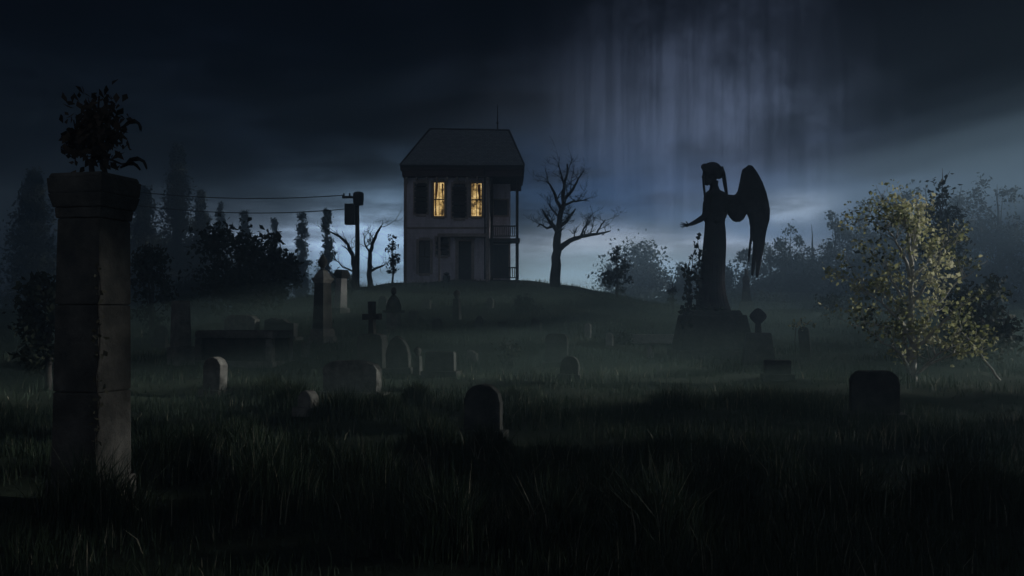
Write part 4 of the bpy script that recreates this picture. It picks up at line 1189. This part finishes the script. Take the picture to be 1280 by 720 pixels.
# low mist lying on the lawn
def ground_mist():
    xs = np.linspace(-34, 34, 60); ys = np.linspace(11.5, 50, 45)
    X, Y = np.meshgrid(xs, ys)
    edge = np.clip(np.minimum(np.minimum(X + 34, 34 - X) / 6, np.minimum(Y - 11.5, 50 - Y) / 5), 0, 1)
    top = hgt(X, Y) + .05 + edge * (.5 + .75 * np.clip((Y - 16) / 12, 0, 1) + .35 * vnoise(X, Y, .5) + .2 * vnoise(X, Y, 1.3))
    bot = hgt(X, Y) - .5
    n = X.size; nx = len(xs); ny = len(ys)
    V = np.concatenate([np.stack([X, Y, bot], -1).reshape(-1, 3), np.stack([X, Y, top], -1).reshape(-1, 3)])
    fs = []
    for j in range(ny - 1):
        for i in range(nx - 1):
            a, b_, c_, d_ = j * nx + i, j * nx + i + 1, (j + 1) * nx + i + 1, (j + 1) * nx + i
            fs.append((d_, c_, b_, a)); fs.append((a + n, b_ + n, c_ + n, d_ + n))
    for i in range(nx - 1):
        a, b_ = i, i + 1; fs.append((a, b_, b_ + n, a + n))
        a, b_ = (ny - 1) * nx + i, (ny - 1) * nx + i + 1; fs.append((b_, a, a + n, b_ + n))
    for j in range(ny - 1):
        a, b_ = j * nx, (j + 1) * nx; fs.append((b_, a, a + n, b_ + n))
        a, b_ = j * nx + nx - 1, (j + 1) * nx + nx - 1; fs.append((a, b_, b_ + n, a + n))
    m = bpy.data.materials.new('ground_mist'); m.use_nodes = True; t = m.node_tree; t.nodes.clear()
    o_ = t.nodes.new('ShaderNodeOutputMaterial'); p_ = t.nodes.new('ShaderNodeVolumePrincipled')
    p_.inputs['Color'].default_value = (.68, 1.0, .86, 1); p_.inputs['Density'].default_value = .018; p_.inputs['Anisotropy'].default_value = .2
    t.links.new(p_.outputs[0], o_.inputs['Volume'])
    o = fast_mesh('ground_mist', V, np.array(fs), m); o['kind'] = 'stuff'
ground_mist()

# ------------------------------------------------------------------ world: night sky with storm clouds over a pale horizon
SUN_EL, SUN_AZ = 15.0, 84.0      # moon: azimuth measured from +y towards +x
w = bpy.data.worlds.new('World'); scene.world = w; w.use_nodes = True
nt = w.node_tree; nt.nodes.clear()
wo = nt.nodes.new('ShaderNodeOutputWorld'); bg = nt.nodes.new('ShaderNodeBackground'); nt.links.new(bg.outputs[0], wo.inputs[0])
sky = nt.nodes.new('ShaderNodeTexSky'); sky.sky_type = 'NISHITA'; sky.sun_disc = False
sky.sun_elevation = R(SUN_EL); sky.sun_rotation = R(SUN_AZ)
tc = nt.nodes.new('ShaderNodeTexCoord')
sx = nt.nodes.new('ShaderNodeSeparateXYZ'); nt.links.new(tc.outputs['Generated'], sx.inputs[0])
dx, dy, dz = (E(nt, sx.outputs[i]) for i in range(3))
hor = (dx * dx + dy * dy).sqrt()
az = dx.atan2(dy); el = dz / hor.max(.02)
wn = noise_node(nt, 3.2, 6, .6, tc.outputs['Generated'])
sc = nt.nodes.new('ShaderNodeSeparateColor'); nt.links.new(wn.outputs['Color'], sc.inputs[0])
wz = (E(nt, sc.outputs[0]) - .5); we = (E(nt, sc.outputs[1]) - .5)
az0 = az; el0 = el; az = az + wz * .12; el = el + we * .09
fine = noise_node(nt, 9.0, 8, .62, tc.outputs['Generated'])
nf = E(nt, fine.outputs['Fac'])
# squeezed clouds: noise stretched along the horizon
mp = nt.nodes.new('ShaderNodeMapping'); mp.inputs['Scale'].default_value = (5, 5, 26); nt.links.new(tc.outputs['Generated'], mp.inputs[0])
st = noise_node(nt, 1.0, 7, .6, mp.outputs[0]); nst = E(nt, st.outputs['Fac'])
# rain shafts: noise stretched along elevation
cv = nt.nodes.new('ShaderNodeCombineXYZ'); nt.links.new((az0 * 75.0).s, cv.inputs[0]); nt.links.new((el0 * 3.0).s, cv.inputs[1])
sh = noise_node(nt, 1.0, 4, .6, cv.outputs[0]); nsh = E(nt, sh.outputs['Fac'])
def G(px, py, sx_, sy_):
    a0 = math.atan((px - 640) / F); e0 = (392 - py) / F
    a = (az - a0) / (sx_ / F); e = (el - e0) / (sy_ / F)
    return ((a * a + e * e) * -.5).exp()
cloud_light_mask = nst.step(.38, .62) * 1.0 + .35
shaft = nsh.step(.28, .66) * .46 + .62
big = noise_node(nt, 4.2, 9, .62, tc.outputs['Generated'])
dark = E(nt, big.outputs['Fac']).step(.40, .60) * (dz / hor.max(.02)).step(.115, .19) * -.68 + 1.0
K = 1.0
terms = [
    ((.0006, .0009, .0022), None),
    ((.46, .62, .68), G(735, 352, 150, 34)),
    ((.12, .23, .38), G(850, 318, 140, 26) * cloud_light_mask),
    ((.42, .38, .35), G(825, 304, 120, 13) * cloud_light_mask),
    ((.018, .058, .15), G(770, 262, 180, 44) * cloud_light_mask),
    ((.040, .062, .105), G(960, 235, 120, 42) * cloud_light_mask),
    ((.130, .170, .275), G(905, 185, 112, 100) * shaft * (nf + .5)),
    ((.50, .60, .72), G(992, 250, 34, 11) * cloud_light_mask),
    ((.56, .88, 1.25), G(478, 312, 62, 44) * cloud_light_mask),
    ((.80, 1.06, 1.45), G(378, 280, 92, 16) * (nst.step(.38, .60) * .75 + .25)),
    ((.030, .045, .062), G(390, 262, 130, 26)),
    ((.010, .018, .034), G(420, 165, 230, 70) * nst.step(.42, .66) * nf),
    ((.008, .009, .010), G(630, 150, 100, 55) * (nf + .4)),
]
def GA(a_deg, e_tan, sa_deg, se):
    a = (az - R(a_deg)) / R(sa_deg); e = (el - e_tan) / se
    return ((a * a + e * e) * -.5).exp()
terms += [((.15, .17, .20), GA(118, .40, 24, .45)), ((.34, .37, .435), GA(-158, .35, 30, .40))]
acc = [None, None, None]
for col, g in terms:
    for i in range(3):
        if g is None: t = col[i]; acc[i] = (wz * 0.0 + t)
        else: acc[i] = acc[i] + g * (col[i] * K)
comb = nt.nodes.new('ShaderNodeCombineColor')
for i in range(3): acc[i] = acc[i] * dark; nt.links.new(acc[i].s, comb.inputs[i])
mixc = nt.nodes.new('ShaderNodeMix'); mixc.data_type = 'RGBA'
scl = nt.nodes.new('ShaderNodeVectorMath'); scl.operation = 'SCALE'; scl.inputs['Scale'].default_value = .0008
nt.links.new(sky.outputs[0], scl.inputs[0])
mixc.inputs[0].default_value = .96
nt.links.new(scl.outputs[0], mixc.inputs[6]); nt.links.new(comb.outputs[0], mixc.inputs[7])
nt.links.new(mixc.outputs[2], bg.inputs[0]); bg.inputs[1].default_value = 1.0

# moonlight, and an added unseen cloud sheet shaped to block most of it
def moon_blocker():
    A, B = R(SUN_AZ), R(SUN_EL)
    sd = np.array([math.sin(A) * math.cos(B), math.cos(A) * math.cos(B), math.sin(B)])
    hd = np.array([-math.cos(A), math.sin(A), 0.0]); vd = np.array([-math.sin(A) * math.sin(B), -math.cos(A) * math.sin(B), math.cos(B)])
    tree = np.array([9.6, 21.3, 2.5]); th, tv = tree @ hd, tree @ vd
    st_ = .7
    hs = np.arange(-40, 158, st_); vs_ = np.arange(-19, 52, st_)
    Hh, Vv = np.meshgrid(hs, vs_)
    def sm(q, a, b):
        t = np.clip((q - a) / (b - a), 0, 1); return t * t * (3 - 2 * t)
    wob_ = 2.0 * np.sin(Vv * .21) + 1.5 * np.sin(Vv * .53 + 1)
    far_ = sm(Hh + wob_, 56, 76) * (1 - sm(Vv + 1.2 * np.sin(Hh * .3), 1, 8.5)) * sm(Vv, -8, -2.5)
    far_ = np.maximum(far_, .20 * sm(Hh, 72, 84) * sm(Vv, 8, 11))
    near_ = (.13 + .07 * sm(Hh, 8, 15)) * (1 - sm(Vv, 2.6, 4.8)) * (Hh < 56) * (Hh > -12)
    hole = ((Hh - th) / 2.4) ** 2 + ((Vv - tv) / 2.7) ** 2 + .25 * np.sin(Hh * 1.3 + Vv)  # opening aimed so moonlight falls on the pale-leaved tree
    gaps = np.random.default_rng(9).uniform(0, 1, Hh.shape)
    ok = hole > 1; shut = gaps >= np.maximum(far_, near_)
    lump = np.abs(np.sin(Hh * .17 + np.sin(Vv * .11)) * np.sin(Vv * .19 + np.sin(Hh * .13) * 2)) * 7 + np.abs(np.sin(Hh * .45 + Vv * .2) * np.sin(Vv * .51 - Hh * .13)) * 3
    ctr = sd * 136.0
    f = ctr + Hh[..., None] * hd + Vv[..., None] * vd - sd * (2 + lump)[..., None]
    bk = ctr + Hh[..., None] * hd + Vv[..., None] * vd + sd * (2 + lump[::-1])[..., None]
    ny, nx = Hh.shape; n = nx * ny
    V = np.concatenate([f.reshape(-1, 3), bk.reshape(-1, 3)])
    fs = []
    cell = shut[:-1, :-1] & ok[:-1, :-1] & ok[1:, :-1] & ok[:-1, 1:] & ok[1:, 1:]
    J, I = np.nonzero(cell)
    for j, i in zip(J, I):
        a, b_, c_, d_ = j * nx + i, j * nx + i + 1, (j + 1) * nx + i + 1, (j + 1) * nx + i
        fs.append((a, b_, c_, d_)); fs.append((d_ + n, c_ + n, b_ + n, a + n))
        for (dj, di, p, q) in ((-1, 0, a, b_), (0, 1, b_, c_), (1, 0, c_, d_), (0, -1, d_, a)):
            jj, ii = j + dj, i + di
            if jj < 0 or ii < 0 or jj >= cell.shape[0] or ii >= cell.shape[1] or not cell[jj, ii]: fs.append((q, p, p + n, q + n))
    o = fast_mesh('cloud_light_mask', V, np.array(fs), M['cloud_light_mask'])  # added light blocker out of view, not part of the sky
    for p in o.data.polygons: p.use_smooth = True
    o['kind'] = 'structure'
M['cloud_light_mask'] = mottled('moon_blocker', [(.3, (.10, .11, .13)), (.7, (.2, .21, .24))], .05, bscale=.3)
moon_blocker()
sl = bpy.data.lights.new('moon', 'SUN'); sl.energy = 5.0; sl.angle = R(.6); sl.color = (1.0, .98, .93)
so = bpy.data.objects.new('moon', sl); C.objects.link(so)
v = Vector((math.sin(R(SUN_AZ)) * math.cos(R(SUN_EL)), math.cos(R(SUN_AZ)) * math.cos(R(SUN_EL)), math.sin(R(SUN_EL))))
so.rotation_euler = v.to_track_quat('Z', 'Y').to_euler(); so.location = (40, 10, 30)

# ------------------------------------------------------------------ camera and render settings
cd = bpy.data.cameras.new('camera'); cd.angle = 2 * math.atan(640 / F); cd.clip_end = 2000; cd.clip_start = .05
co = bpy.data.objects.new('camera', cd); C.objects.link(co); co.location = EYE
co.rotation_euler = (PI / 2 + PITCH, 0, 0)
scene.camera = co
vs = scene.view_settings
vs.view_transform = 'Standard'; vs.look = 'None'; vs.exposure = 0; vs.gamma = 1; vs.use_curve_mapping = False
cy = scene.cycles
cy.use_denoising = True; cy.max_bounces = 6; cy.diffuse_bounces = 2; cy.volume_bounces = 0; cy.transmission_bounces = 3
cy.sample_clamp_indirect = 2.0
